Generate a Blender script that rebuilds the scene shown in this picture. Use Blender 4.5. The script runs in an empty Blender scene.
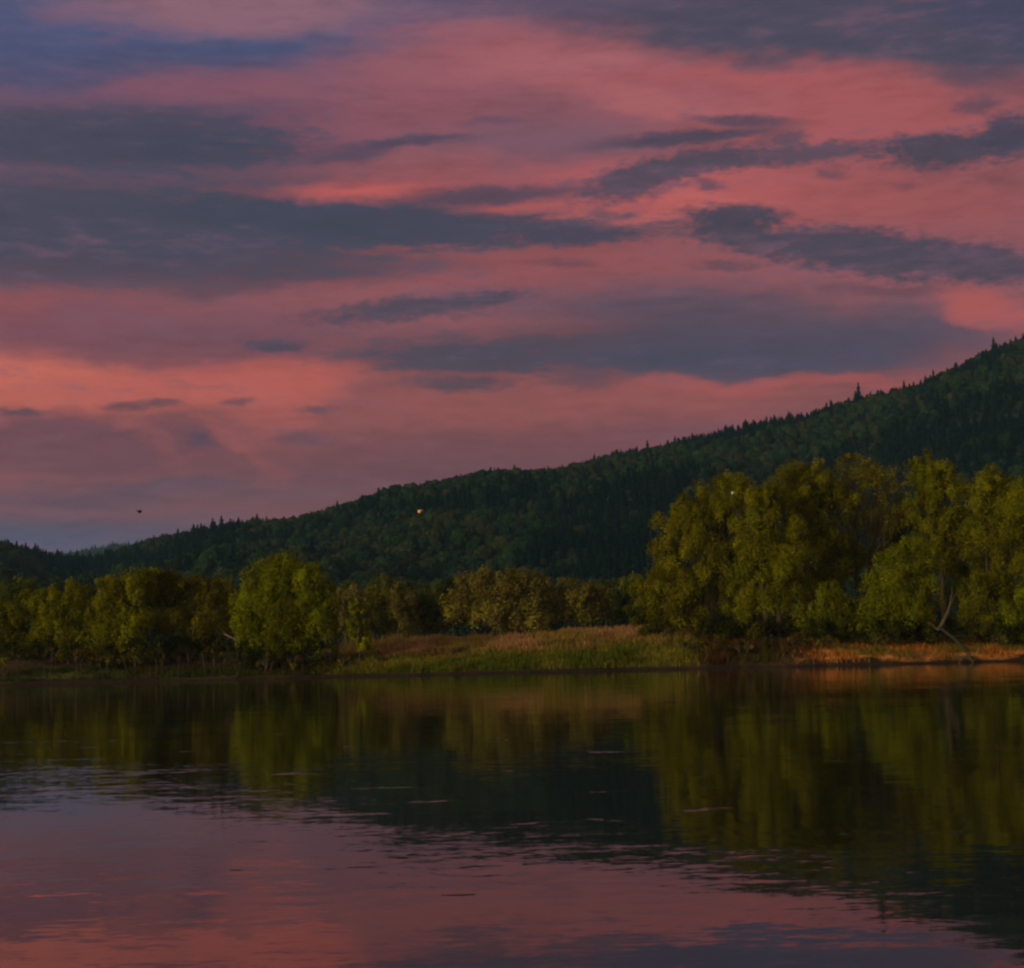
import bpy, math, random
import numpy as np
from mathutils import Matrix, Vector, Euler
S = bpy.context.scene
COL = S.collection
R = math.radians
W, H, F = 1024, 968, 1600.0

# ------------------------------------------------------------------ camera
CAMZ = 2.4
cam_d = bpy.data.cameras.new("camera")
cam = bpy.data.objects.new("camera", cam_d)
COL.objects.link(cam)
cam_d.sensor_fit = 'HORIZONTAL'
cam_d.sensor_width = 36
cam_d.lens = F * 36 / W
cam_d.clip_start = 0.1
cam_d.clip_end = 30000
PITCH = math.atan(171 / F)
rot = Matrix.Rotation(R(90) + PITCH, 3, 'X') @ Matrix.Rotation(R(-1.34), 3, 'Z')
cam.matrix_world = Matrix.Translation((0, 0, CAMZ)) @ rot.to_4x4()
S.camera = cam

def ray(px, py):
    return (rot @ Vector(((px - W / 2) / F, -(py - H / 2) / F, -1))).normalized()
def at(px, py, Y):
    d = ray(px, py)
    return Vector((0, 0, CAMZ)) + d * (Y / d.y)
def slope(px, py):
    d = ray(px, py)
    return d.x / d.y, d.z / d.y

# ------------------------------------------------------------------ helpers
def lin(c):
    out = []
    for v in c:
        v = v / 255.0
        out.append(v / 12.92 if v <= 0.04045 else ((v + 0.055) / 1.055) ** 2.4)
    return tuple(out)

def tag(o, label=None, cat=None, group=None, kind=None):
    if label: o['label'] = label
    if cat: o['category'] = cat
    if group: o['group'] = group
    if kind: o['kind'] = kind
    return o

def make_mesh(name, V, Fc, colors=None, mats=None, mat_idx=None, smooth=False):
    V = np.asarray(V, np.float32); Fc = np.asarray(Fc, np.int32)
    me = bpy.data.meshes.new(name)
    n = Fc.shape[1]
    me.vertices.add(len(V)); me.vertices.foreach_set('co', V.ravel())
    me.loops.add(Fc.size); me.loops.foreach_set('vertex_index', Fc.ravel())
    me.polygons.add(len(Fc))
    me.polygons.foreach_set('loop_start', np.arange(0, Fc.size, n, dtype=np.int32))
    me.polygons.foreach_set('loop_total', np.full(len(Fc), n, np.int32))
    if smooth:
        me.polygons.foreach_set('use_smooth', np.ones(len(Fc), bool))
    if mat_idx is not None:
        me.polygons.foreach_set('material_index', np.asarray(mat_idx, np.int32))
    me.update(calc_edges=True)
    if colors is not None:
        a = me.color_attributes.new('tint', 'FLOAT_COLOR', 'POINT')
        c = np.ones((len(V), 4), np.float32); c[:, :3] = colors
        a.data.foreach_set('color', c.ravel())
    for m in (mats or []): me.materials.append(m)
    me.validate()
    return me

def link(name, me, parent=None, loc=None):
    o = bpy.data.objects.new(name, me); COL.objects.link(o)
    if parent: o.parent = parent
    if loc is not None: o.location = loc
    return o

def empty(name, loc):
    o = bpy.data.objects.new(name, None); COL.objects.link(o)
    o.location = loc; o.empty_display_size = 1
    return o

# value noise -------------------------------------------------------
_T = np.random.RandomState(7).rand(256, 256)
def vnoise(x, y):
    xi = np.floor(x).astype(int); yi = np.floor(y).astype(int)
    fx = x - xi; fy = y - yi
    fx = fx * fx * (3 - 2 * fx); fy = fy * fy * (3 - 2 * fy)
    a = _T[xi % 256, yi % 256]; b = _T[(xi + 1) % 256, yi % 256]
    c = _T[xi % 256, (yi + 1) % 256]; d = _T[(xi + 1) % 256, (yi + 1) % 256]
    return (a * (1 - fx) + b * fx) * (1 - fy) + (c * (1 - fx) + d * fx) * fy - 0.5
def fbm(x, y, o=4):
    s = 0; a = 1.0
    for i in range(o):
        s = s + a * vnoise(x * 2 ** i + 17.3 * i, y * 2 ** i + 9.1 * i); a *= 0.5
    return s

# ------------------------------------------------------------------ materials
def newmat(name):
    m = bpy.data.materials.new(name); m.use_nodes = True
    nt = m.node_tree; nt.nodes.clear()
    return m, nt
def N(nt, typ, **kw):
    n = nt.nodes.new(typ)
    for k, v in kw.items(): setattr(n, k, v)
    return n

def foliage_material(name, transl=0.3):
    m, nt = newmat(name)
    out = N(nt, 'ShaderNodeOutputMaterial')
    at_ = N(nt, 'ShaderNodeAttribute', attribute_name='tint')
    geo = N(nt, 'ShaderNodeNewGeometry')
    noi = N(nt, 'ShaderNodeTexNoise'); noi.inputs['Scale'].default_value = 1.3
    noi.inputs['Detail'].default_value = 2
    nt.links.new(geo.outputs['Position'], noi.inputs['Vector'])
    mr = N(nt, 'ShaderNodeMapRange')
    mr.inputs['From Min'].default_value = 0.3; mr.inputs['From Max'].default_value = 0.7
    mr.inputs['To Min'].default_value = 0.7; mr.inputs['To Max'].default_value = 1.25
    nt.links.new(noi.outputs['Fac'], mr.inputs['Value'])
    vm = N(nt, 'ShaderNodeVectorMath', operation='SCALE')
    nt.links.new(at_.outputs['Color'], vm.inputs[0]); nt.links.new(mr.outputs[0], vm.inputs['Scale'])
    d = N(nt, 'ShaderNodeBsdfDiffuse'); t = N(nt, 'ShaderNodeBsdfTranslucent')
    mx = N(nt, 'ShaderNodeMixShader'); mx.inputs[0].default_value = transl
    nt.links.new(vm.outputs[0], d.inputs['Color']); nt.links.new(vm.outputs[0], t.inputs['Color'])
    nt.links.new(d.outputs[0], mx.inputs[1]); nt.links.new(t.outputs[0], mx.inputs[2])
    nt.links.new(mx.outputs[0], out.inputs['Surface'])
    return m
def solid_material(name, c1, c2, scale=3.0, rough=0.9):
    m, nt = newmat(name)
    out = N(nt, 'ShaderNodeOutputMaterial'); p = N(nt, 'ShaderNodeBsdfPrincipled')
    tc = N(nt, 'ShaderNodeTexCoord')
    noi = N(nt, 'ShaderNodeTexNoise'); noi.inputs['Scale'].default_value = scale
    noi.inputs['Detail'].default_value = 4
    nt.links.new(tc.outputs['Object'], noi.inputs['Vector'])
    rp = N(nt, 'ShaderNodeValToRGB')
    rp.color_ramp.elements[0].position = 0.35; rp.color_ramp.elements[1].position = 0.65
    rp.color_ramp.elements[0].color = (*c1, 1); rp.color_ramp.elements[1].color = (*c2, 1)
    nt.links.new(noi.outputs['Fac'], rp.inputs[0]); nt.links.new(rp.outputs[0], p.inputs['Base Color'])
    p.inputs['Roughness'].default_value = rough
    bp = N(nt, 'ShaderNodeBump'); bp.inputs['Distance'].default_value = 0.03
    nt.links.new(noi.outputs['Fac'], bp.inputs['Height']); nt.links.new(bp.outputs[0], p.inputs['Normal'])
    nt.links.new(p.outputs[0], out.inputs['Surface'])
    return m
M_LEAF = foliage_material('foliage', 0.4)
M_GRASS = foliage_material('grass_blades', 0.4)
M_BARK = solid_material('bark', (0.016, 0.011, 0.008), (0.045, 0.032, 0.022), 4)
M_PALEBARK = solid_material('pale_bark', (0.028, 0.020, 0.011), (0.062, 0.043, 0.023), 5)
M_WET = solid_material('wet_wood', (0.008, 0.006, 0.004), (0.018, 0.012, 0.009), 5)
M_DEADWOOD = solid_material('dead_wood', (0.10, 0.07, 0.06), (0.20, 0.14, 0.12), 5)

# ------------------------------------------------------------------ terrain
SHORE = 213.0
def horizon_y(px): return 667.0 - 0.0234 * px
# top of the bank (pixel rows in the photograph -> metres at y = 240)
BT = [(-400, 652), (0, 652), (120, 652), (250, 654), (330, 654), (372, 649), (450, 644), (520, 641), (580, 637),
      (640, 634), (690, 634), (760, 638), (840, 641), (940, 641), (1024, 639), (1500, 632)]
bt_s = np.array([slope(p, y)[0] for p, y in BT]); bt_h = np.array([CAMZ + slope(p, y)[1] * 240 for p, y in BT])
def bank_h(x, y): return np.interp(x / np.maximum(y, 100.0), bt_s, bt_h)
def shore_y(x): return SHORE + 4.5 * fbm(x * 0.045 + 3, x * 0 + 1.5, 3) + 1.0 * fbm(x * 0.35 + 3, x * 0 + 7.5, 2)
# ridge skyline in pixels (tree tops)
SKY_L = [(-900, 500), (-500, 505), (-200, 528), (0, 543), (30, 549), (52, 556), (80, 558), (104, 553), (128, 545), (150, 539), (200, 527), (250, 521),
         (290, 520), (340, 508), (400, 490), (450, 480), (500, 472), (560, 466), (610, 454), (660, 445), (700, 434),
         (760, 420), (800, 411), (850, 398), (900, 386), (930, 376), (960, 360), (990, 346), (1024, 337), (1150, 318), (1400, 300), (2000, 330)]
YC = 2000.0
sk_s = np.array([slope(p, y)[0] for p, y in SKY_L]); sk_t = np.array([slope(p, y)[1] for p, y in SKY_L])
FAR_L = [(-600, 562), (0, 556), (55, 552), (90, 546), (125, 541), (200, 541), (300, 548), (500, 560), (1500, 560)]
fr_s = np.array([slope(p, y)[0] for p, y in FAR_L]); fr_t = np.array([slope(p, y)[1] for p, y in FAR_L])
YF = 5200.0
def ground_h(x, y):
    x = np.asarray(x, float); y = np.asarray(y, float)
    ys = shore_y(x); d = y - ys
    hb = bank_h(x, y)
    cut = np.clip(d / 1.2, 0, 1) ; rise = np.clip((d - 1.2) / 25.0, 0, 1)
    n = fbm(x * 0.12, y * 0.12, 3)
    land = 0.45 * cut + (hb - 0.45) * (rise ** np.where(x / np.maximum(y, 100.0) > 0.165, 0.42, 0.8)) + 0.35 * n * np.clip(d / 4, 0, 1)
    under = -3.0 * np.clip(-d / 12, 0, 1) - 0.02
    z = np.where(d > 0, land, under)
    # hill
    yy = np.maximum(y, 100.0)
    s = x / yy
    Hc = CAMZ + np.interp(s, sk_s, sk_t) * YC - 12.5 + 8 * fbm(s * 26 + 4.4, s * 0 + 2.2, 3)
    g = np.clip((y - 620) / (YC - 620), 0, 1)
    g = 0.88 * g + 0.12 * g * g * (3 - 2 * g)
    relief = 1 + 0.0 * g
    hill = hb + (Hc - hb) * g * relief
    damp = np.clip((y - 620) / 250, 0, 1) * np.clip((YC - y) / 350, 0.0, 1)
    hill = hill + damp * (62 * fbm(x / 330 + 5, y / 420, 3) + 14 * fbm(x / 80, y / 80, 2))
    # no spur stands above the line of sight to the crest
    hill = np.minimum(hill, np.maximum(hb, CAMZ + (Hc - CAMZ) / YC * y - 3.0 * np.clip((YC - y) / 60, 0, 1)))
    z = np.where(y > 620, np.where(y <= YC, hill, 0), z)
    # far side and farther ridge
    Hf = CAMZ + np.interp(s, fr_s, fr_t) * YF - 10
    b = np.clip((y - YC) / 1200, 0, 1); b = b * b * (3 - 2 * b)
    low = 60.0
    back = Hc * (1 - b) + low * b
    q = np.clip((y - 3300) / (YF - 3300), 0, 1)
    back = back + (Hf - low) * q
    q2 = np.clip((y - YF) / 1500, 0, 1)
    back = back * (1 - 0.8 * q2)
    z = np.where(y > YC, back, z)
    # the near side of the river, behind the camera
    z = np.where(y < 2, np.clip((2 - y) * 0.25, 0, 1.5) * 0.6 - 0.4 + 0.15 * n, z)
    return z

SOIL_C = dict(litter=(0.05, 0.03, 0.017), grass=(0.06, 0.075, 0.015), dry=(0.20, 0.10, 0.055), rust=(0.42, 0.155, 0.038), forest=(0.012, 0.02, 0.012), undercut_mud=(0.018, 0.012, 0.008))
def px_of_slope(s):   # approx pixel column of a point near the shore
    return np.interp(s, PXS, PXV)
PXV = np.arange(-1500, 2600, 50.0); PXS = np.array([slope(p, 655)[0] for p in PXV])

def build_ground():
    ys = np.concatenate([np.linspace(-600, 0, 20), np.linspace(10, 195, 16), np.linspace(199, 250, 120), np.linspace(253, 620, 90),
                         np.linspace(632, 2000, 120), np.linspace(2030, 3300, 30), np.linspace(3350, 5200, 40), np.linspace(5300, 6300, 10)])
    ss = np.concatenate([np.linspace(-1.6, -0.42, 60), np.linspace(-0.415, 0.415, 560), np.linspace(0.42, 1.6, 60)])
    Y, Sx = np.meshgrid(ys, ss, indexing='ij')
    X = Sx * np.maximum(Y, 225.0)
    Z = ground_h(X, Y)
    V = np.stack([X, Y, Z], -1).reshape(-1, 3)
    nr, nc = Y.shape
    i = np.arange(nr - 1)[:, None] * nc + np.arange(nc - 1)[None]
    i = i.ravel()
    Fc = np.stack([i, i + 1, i + nc + 1, i + nc], -1)
    px = px_of_slope(X / np.maximum(Y, 100)); d = Y - shore_y(X)
    nz = fbm(X * 0.25, Y * 0.25, 3)[..., None]
    c = np.zeros(X.shape + (3,)) + np.array(SOIL_C['litter'])
    def mix(c, key, m): m = np.clip(m, 0, 1)[..., None]; return c * (1 - m) + np.array(SOIL_C[key]) * m
    field = np.clip((px - 335) / 25, 0, 1) * np.clip((705 - px) / 25, 0, 1) * (Y > 150) * (Y < 620)
    c = mix(c, 'grass', field * (d > 1.3)); c = mix(c, 'dry', field * np.clip((d - 9) / 6 + nz[..., 0] * 2, 0, 1))
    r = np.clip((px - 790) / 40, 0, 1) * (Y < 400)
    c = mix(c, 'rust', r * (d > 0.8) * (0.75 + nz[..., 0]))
    l = np.clip((330 - px) / 40, 0, 1) * (Y < 400)
    c = mix(c, 'grass', l * (d > 0.5) * (d < 9) * (0.6 + nz[..., 0]))
    c = mix(c, 'undercut_mud', np.clip((1.6 + nz[..., 0] * 2 - d) / 0.8, 0, 1) * (Y > 150) * (Y < 400))  # shore mud, with the dark of the undercut bank put into its colour
    c = mix(c, 'forest', np.clip((Y - 560) / 80, 0, 1))
    c = np.clip(c * (1 + 0.5 * nz), 0.002, 1)
    m, nt = newmat('earth_and_grass')
    out = N(nt, 'ShaderNodeOutputMaterial'); p = N(nt, 'ShaderNodeBsdfPrincipled')
    a = N(nt, 'ShaderNodeAttribute', attribute_name='tint')
    geo = N(nt, 'ShaderNodeNewGeometry'); noi = N(nt, 'ShaderNodeTexNoise')
    noi.inputs['Scale'].default_value = 1.8; noi.inputs['Detail'].default_value = 5
    nt.links.new(geo.outputs['Position'], noi.inputs['Vector'])
    mr = N(nt, 'ShaderNodeMapRange'); mr.inputs['From Min'].default_value = 0.3; mr.inputs['From Max'].default_value = 0.7
    mr.inputs['To Min'].default_value = 0.55; mr.inputs['To Max'].default_value = 1.4
    nt.links.new(noi.outputs['Fac'], mr.inputs['Value'])
    vm = N(nt, 'ShaderNodeVectorMath', operation='SCALE'); nt.links.new(a.outputs['Color'], vm.inputs[0]); nt.links.new(mr.outputs[0], vm.inputs['Scale'])
    nt.links.new(vm.outputs[0], p.inputs['Base Color']); p.inputs['Roughness'].default_value = 0.95
    p.inputs['Specular IOR Level'].default_value = 0.1
    nt.links.new(p.outputs[0], out.inputs['Surface'])
    me = make_mesh('ground', V, Fc, c.reshape(-1, 3), [m], smooth=True)
    tag(link('ground', me), kind='structure')
build_ground()
def gz(x, y): return float(ground_h(np.array([x]), np.array([y]))[0])

# ------------------------------------------------------------------ river
def build_river():
    m, nt = newmat('river_water')
    out = N(nt, 'ShaderNodeOutputMaterial'); p = N(nt, 'ShaderNodeBsdfPrincipled')
    p.inputs['Base Color'].default_value = (0.006, 0.007, 0.006, 1)
    p.inputs['IOR'].default_value = 1.48
    p.inputs['Roughness'].default_value = 0.04
    geo = N(nt, 'ShaderNodeNewGeometry')
    def noise(sx, sy, detail, rough=0.5, off=0.0, color=True):
        mp = N(nt, 'ShaderNodeMapping'); mp.inputs['Scale'].default_value = (sx, sy, 1); mp.inputs['Location'].default_value = (off, off * 0.7, off)
        nt.links.new(geo.outputs['Position'], mp.inputs['Vector'])
        n = N(nt, 'ShaderNodeTexNoise'); n.inputs['Scale'].default_value = 1; n.inputs['Detail'].default_value = detail
        n.inputs['Roughness'].default_value = rough
        nt.links.new(mp.outputs[0], n.inputs['Vector'])
        return n.outputs['Color'] if color else n.outputs['Fac']
    def centred(c, ax, ay):
        v = N(nt, 'ShaderNodeVectorMath', operation='SUBTRACT'); v.inputs[1].default_value = (0.5, 0.5, 0.5); nt.links.new(c, v.inputs[0])
        w = N(nt, 'ShaderNodeVectorMath', operation='MULTIPLY'); w.inputs[1].default_value = (ax, ay, 0); nt.links.new(v.outputs[0], w.inputs[0])
        return w.outputs[0]
    def add(a, b):
        v = N(nt, 'ShaderNodeVectorMath', operation='ADD'); nt.links.new(a, v.inputs[0]); nt.links.new(b, v.inputs[1]); return v.outputs[0]
    swell = centred(noise(0.16, 0.5, 2, 0.5, 3), WATER['swell'] * 0.6, WATER['swell'])
    rip = centred(noise(1.1, 3.2, 3, 0.6, 11), WATER['ripple'] * 0.7, WATER['ripple'])
    fine = centred(noise(5, 11, 2, 0.6, 23), WATER['fine'], WATER['fine'])
    # patches of breeze on the water: large streaks where the ripple is steeper
    pt = noise(0.030, 0.085, 3, 0.55, 41, False)
    mr = N(nt, 'ShaderNodeMapRange', interpolation_type='SMOOTHSTEP')
    mr.inputs['From Min'].default_value = 0.50; mr.inputs['From Max'].default_value = 0.66
    mr.inputs['To Min'].default_value = 0.45; mr.inputs['To Max'].default_value = WATER['patch']
    nt.links.new(pt, mr.inputs['Value'])
    # a band of livelier current crossing the river
    sep = N(nt, 'ShaderNodeSeparateXYZ'); nt.links.new(geo.outputs['Position'], sep.inputs[0])
    gust = noise(0.30, 0.75, 3, 0.6, 77, False)
    gm = N(nt, 'ShaderNodeMapRange', interpolation_type='SMOOTHSTEP')
    gm.inputs['From Min'].default_value = 0.615; gm.inputs['From Max'].default_value = 0.70
    gm.inputs['To Min'].default_value = 0.0; gm.inputs['To Max'].default_value = WATER['gust']
    nt.links.new(gust, gm.inputs['Value'])
    near = N(nt, 'ShaderNodeMapRange'); near.inputs['From Min'].default_value = 14; near.inputs['From Max'].default_value = 19
    nt.links.new(sep.outputs['Y'], near.inputs['Value'])
    far = N(nt, 'ShaderNodeMapRange'); far.inputs['From Min'].default_value = 35; far.inputs['From Max'].default_value = 85
    far.inputs['To Min'].default_value = 1; far.inputs['To Max'].default_value = 0.1
    nt.links.new(sep.outputs['Y'], far.inputs['Value'])
    mm = N(nt, 'ShaderNodeMath', operation='MULTIPLY'); nt.links.new(near.outputs[0], mm.inputs[0]); nt.links.new(far.outputs[0], mm.inputs[1])
    m2 = N(nt, 'ShaderNodeMath', operation='MULTIPLY'); nt.links.new(mm.outputs[0], m2.inputs[0]); nt.links.new(gm.outputs[0], m2.inputs[1])
    sm = N(nt, 'ShaderNodeMath', operation='ADD'); nt.links.new(mr.outputs[0], sm.inputs[0]); nt.links.new(m2.outputs[0], sm.inputs[1])
    rf = add(rip, fine)
    sc_ = N(nt, 'ShaderNodeVectorMath', operation='SCALE'); nt.links.new(rf, sc_.inputs[0]); nt.links.new(sm.outputs[0], sc_.inputs['Scale'])
    tot = add(swell, sc_.outputs[0])
    up = N(nt, 'ShaderNodeVectorMath', operation='ADD'); up.inputs[1].default_value = (0, 0, 1); nt.links.new(tot, up.inputs[0])
    nn = N(nt, 'ShaderNodeVectorMath', operation='NORMALIZE'); nt.links.new(up.outputs[0], nn.inputs[0])
    nt.links.new(nn.outputs[0], p.inputs['Normal'])
    nt.links.new(p.outputs[0], out.inputs['Surface'])
    V = [(-700, -20, 0), (700, -20, 0), (700, 232, 0), (-700, 232, 0)]
    me = make_mesh('river', V, [(0, 1, 2, 3)], None, [m])
    tag(link('river', me), kind='structure')
WATER = dict(swell=0.010, ripple=0.056, fine=0.05, patch=1.2, gust=5.0)
build_river()

# ------------------------------------------------------------------ foliage building
def leaf_quads(C, Nrm, size, rng, aspect=0.6):
    n = len(C)
    a = rng.normal(size=(n, 3)); Nn = Nrm / (np.linalg.norm(Nrm, axis=1, keepdims=True) + 1e-9)
    u = np.cross(Nn, a); u /= np.linalg.norm(u, axis=1, keepdims=True) + 1e-9
    v = np.cross(Nn, u)
    sz = (size * rng.uniform(0.6, 1.35, n))[:, None]
    u = u * sz * 0.5; v = v * sz * 0.5 * aspect
    V = np.stack([C - u, C - v * 1.0, C + u, C + v * 1.0], 1).reshape(-1, 3)
    Fc = np.arange(n * 4).reshape(-1, 4)
    return V, Fc

def crown(lobes, rng, col, leaf=0.34, clump_r=1.15, per_area=0.42, per_clump=110, col2=None, droop=0.0, fill=0.25):
    """lobes: (cx,cy,cz,rx,ry,rz) local metres. Returns leaf cards with a tint for each."""
    Cs, Ns, Ts = [], [], []
    col = np.array(col); col2 = np.array(col2 if col2 is not None else col * np.array([1.15, 0.8, 0.9]))
    for (cx, cy, cz, rx, ry, rz) in lobes:
        area = 4 * math.pi * ((rx * ry) ** 1.6 + (rx * rz) ** 1.6 + (ry * rz) ** 1.6) ** (1 / 1.6) / 3 ** (1 / 1.6)
        n = max(6, int(area * per_area))
        d = rng.normal(size=(n, 3)); d /= np.linalg.norm(d, axis=1, keepdims=True)
        d[:, 2] = np.where(d[:, 2] < -0.55, -d[:, 2] * 0.7, d[:, 2])
        rr = np.where(rng.uniform(size=n) < fill, rng.uniform(0.3, 0.75, n), rng.uniform(0.78, 1.08, n))
        # an uneven outline
        bump = 1 + 0.16 * np.sin(d[:, 0] * 5 + cx) * np.cos(d[:, 2] * 6 + cz) + rng.normal(0, 0.05, n)
        cc = np.array([cx, cy, cz]) + d * (rr * bump)[:, None] * np.array([rx, ry, rz])
        cr = clump_r * rng.uniform(0.55, 1.35, n) * min(1.0, (min(rx, rz) / 2.2) ** 0.6)
        k = rng.poisson(per_clump * (cr / clump_r) ** 2) + 4
        tv = rng.uniform(0.62, 1.35, n) * rng.uniform(0.72, 1.22); th = rng.uniform(0, 1, n) ** 2
        idx = np.repeat(np.arange(n), k)
        m = len(idx)
        o = rng.normal(size=(m, 3)); o /= np.linalg.norm(o, axis=1, keepdims=True)
        o *= (rng.uniform(0.25, 1.0, m) ** 0.6)[:, None]
        P = cc[idx] + o * cr[idx][:, None] * np.array([1.0, 1.0, 1.0])
        P[:, 2] -= droop * rng.uniform(0, 1, m) ** 2 * cr[idx] * 1.8
        nr = o * 1.1 + d[idx] * 0.9 + rng.normal(0, 0.5, (m, 3)) + np.array([0, 0, 0.25])
        base = col[None] * (1 - th[idx])[:, None] + col2[None] * th[idx][:, None]
        base = base * (tv[idx] * rng.uniform(0.88, 1.14, m))[:, None]
        Cs.append(P); Ns.append(nr); Ts.append(base)
    C = np.concatenate(Cs); Nr = np.concatenate(Ns); T = np.concatenate(Ts)
    V, Fc = leaf_quads(C, Nr, leaf, rng)
    return V, Fc, np.repeat(T, 4, axis=0)

def tube(path, radii, seg=7):
    path = np.array(path, float); n = len(path)
    V = []; Fc = []
    for i in range(n):
        t = path[min(i + 1, n - 1)] - path[max(i - 1, 0)]; t /= np.linalg.norm(t) + 1e-9
        a = np.array([0, 1, 0.0]) if abs(t[1]) < 0.8 else np.array([1.0, 0, 0])
        u = np.cross(t, a); u /= np.linalg.norm(u); v = np.cross(t, u)
        for k in range(seg):
            an = 2 * math.pi * k / seg
            V.append(path[i] + radii[i] * (1 + 0.1 * math.sin(3 * an + i)) * (math.cos(an) * u + math.sin(an) * v))
    for i in range(n - 1):
        for k in range(seg):
            Fc.append((i * seg + k, i * seg + (k + 1) % seg, (i + 1) * seg + (k + 1) % seg, (i + 1) * seg + k))
    V.append(path[-1]); t = len(V) - 1
    for k in range(0, seg): Fc.append(((n - 1) * seg + k, (n - 1) * seg + (k + 1) % seg, t, t))
    return V, Fc
def tubes(specs, seg=7):
    V, Fc = [], []
    for p, r in specs:
        v, f = tube(p, r, seg); o = len(V)
        V += v; Fc += [tuple(i + o for i in q) for q in f]
    return V, Fc
def mesh_tubes(name, specs, mat, seg=7):
    V, Fc = tubes(specs, seg)
    me = bpy.data.meshes.new(name)
    me.from_pydata([tuple(v) for v in V], [], [q if q[2] != q[3] else q[:3] for q in Fc])
    for p in me.polygons: p.use_smooth = True
    me.materials.append(mat); me.update()
    return me
def limb(a, b, r0, r1, rng, n=6, wob=0.12, sag=0.0):
    a = np.array(a, float); b = np.array(b, float); L = np.linalg.norm(b - a)
    P = []
    for i in range(n):
        t = i / (n - 1)
        p = a + (b - a) * t
        p = p + rng.normal(0, wob * L * 0.2, 3) * math.sin(math.pi * t)
        p[2] += sag * L * math.sin(math.pi * t)
        P.append(p)
    return P, [r0 + (r1 - r0) * (i / (n - 1)) ** 0.8 for i in range(n)]

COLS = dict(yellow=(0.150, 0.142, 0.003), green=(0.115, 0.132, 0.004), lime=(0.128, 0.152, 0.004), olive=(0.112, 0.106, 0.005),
            brown=(0.105, 0.078, 0.012), dull=(0.052, 0.064, 0.012), dark=(0.026, 0.030, 0.008), tan=(0.140, 0.118, 0.028), mist=(0.050, 0.075, 0.026), mist2=(0.085, 0.088, 0.026))  # mist tones: pale distance haze mixed into the leaf colour

def tree(name, label, cat, D, base_px, lobes_px, col, seed, col2=None, group=None, trunk_r=0.35, stems=None, leaf=0.28,
         per_area=0.46, per_clump=135, clump_r=1.0, droop=0.75, fill=0.25, bark=None, depth=0.85, lean=0.0, skirt=None, tuft=True):
    rng = np.random.RandomState(seed)
    b = at(base_px, horizon_y(base_px), D)
    bx = b.x; bz = gz(bx, D) - 0.1
    root = empty(name, (bx, D, bz))
    tag(root, label, cat, group)
    L = []
    for q in lobes_px:
        px, py, rx, ry = q[:4]; dy = q[4] if len(q) > 4 else rng.uniform(-1.0, 1.0)
        w = at(px, py, D); k = D / F
        rxm, rzm = rx * k, ry * k
        L.append((w.x - bx, dy, w.z - bz, rxm, min(rxm, rzm * 1.3) * depth, rzm))
    main = [(a, b2, c2, r1 * 0.9, r2 * 0.9, r3 * 0.9) for a, b2, c2, r1, r2, r3 in L]
    tufts = []
    if tuft:
        for (a, b2, c2, r1, r2, r3) in L:
            for _ in range(5):
                an = rng.uniform(-0.5, math.pi + 0.5); k2 = rng.uniform(0.82, 1.02); q2 = rng.uniform(0.26, 0.46)
                tufts.append((a + math.cos(an) * r1 * k2, b2 + rng.uniform(-0.8, 0.5) * r2, c2 + math.sin(an) * r3 * k2, r1 * q2, r1 * q2, r3 * q2 * 0.9))
    # trunk, limbs to every lobe and twigs within it
    specs = []
    zmin = min(l[2] - l[5] for l in L); zmid = np.mean([l[2] for l in L])
    starts = stems or [0.0]
    forks = []
    for s in starts:
        top = np.array([s + lean * zmid * 0.5 + rng.uniform(-0.4, 0.4), rng.uniform(-0.3, 0.3), max(1.2, zmin * 0.6 + zmid * 0.4)])
        a, r = limb((s, rng.uniform(-0.2, 0.2), -0.3), top, trunk_r * 1.25, trunk_r * 0.7, rng, 6, 0.1)
        specs.append((a, r)); forks.append(top)
    for l in L:
        c = np.array(l[:3]); f = min(forks, key=lambda q: np.linalg.norm(q - c))
        big = max(0.10, trunk_r * 0.5)
        tip = c + np.array([0, 0, l[5] * 0.4])
        a, r = limb(f - np.array([0, 0, 0.3]), tip, big, 0.07, rng, 7, 0.2)
        specs.append((a, r))
        for _ in range(5):
            d = rng.normal(size=3); d /= np.linalg.norm(d); d[2] = abs(d[2]) * 0.8
            t0 = a[rng.randint(2, 6)]
            a2, r2 = limb(t0, c + d * np.array(l[3:6]) * 0.85, 0.08, 0.025, rng, 5, 0.2)
            specs.append((a2, r2))
    tm = mesh_tubes(name + '_trunk', specs, bark or M_BARK, 7)
    link('trunk', tm, root)
    V, Fc, T = crown(main + tufts, rng, COLS[col], leaf, clump_r, per_area, per_clump, COLS[col2] if col2 else None, droop, fill)
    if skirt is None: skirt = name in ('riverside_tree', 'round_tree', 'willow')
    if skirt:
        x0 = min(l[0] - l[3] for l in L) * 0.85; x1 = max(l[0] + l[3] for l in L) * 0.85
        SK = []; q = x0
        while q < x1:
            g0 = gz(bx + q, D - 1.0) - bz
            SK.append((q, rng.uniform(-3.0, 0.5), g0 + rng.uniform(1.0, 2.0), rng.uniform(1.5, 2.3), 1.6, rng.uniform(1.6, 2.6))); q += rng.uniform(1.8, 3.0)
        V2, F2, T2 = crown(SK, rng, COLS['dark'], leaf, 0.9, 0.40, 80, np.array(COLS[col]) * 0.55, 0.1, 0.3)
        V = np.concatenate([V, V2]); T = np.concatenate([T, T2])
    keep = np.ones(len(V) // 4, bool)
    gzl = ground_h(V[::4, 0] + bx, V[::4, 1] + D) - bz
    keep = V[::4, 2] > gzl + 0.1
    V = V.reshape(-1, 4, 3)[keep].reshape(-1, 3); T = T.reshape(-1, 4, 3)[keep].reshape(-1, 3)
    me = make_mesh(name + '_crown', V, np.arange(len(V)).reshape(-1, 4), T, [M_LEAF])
    link('crown', me, root)
    return root

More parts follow.
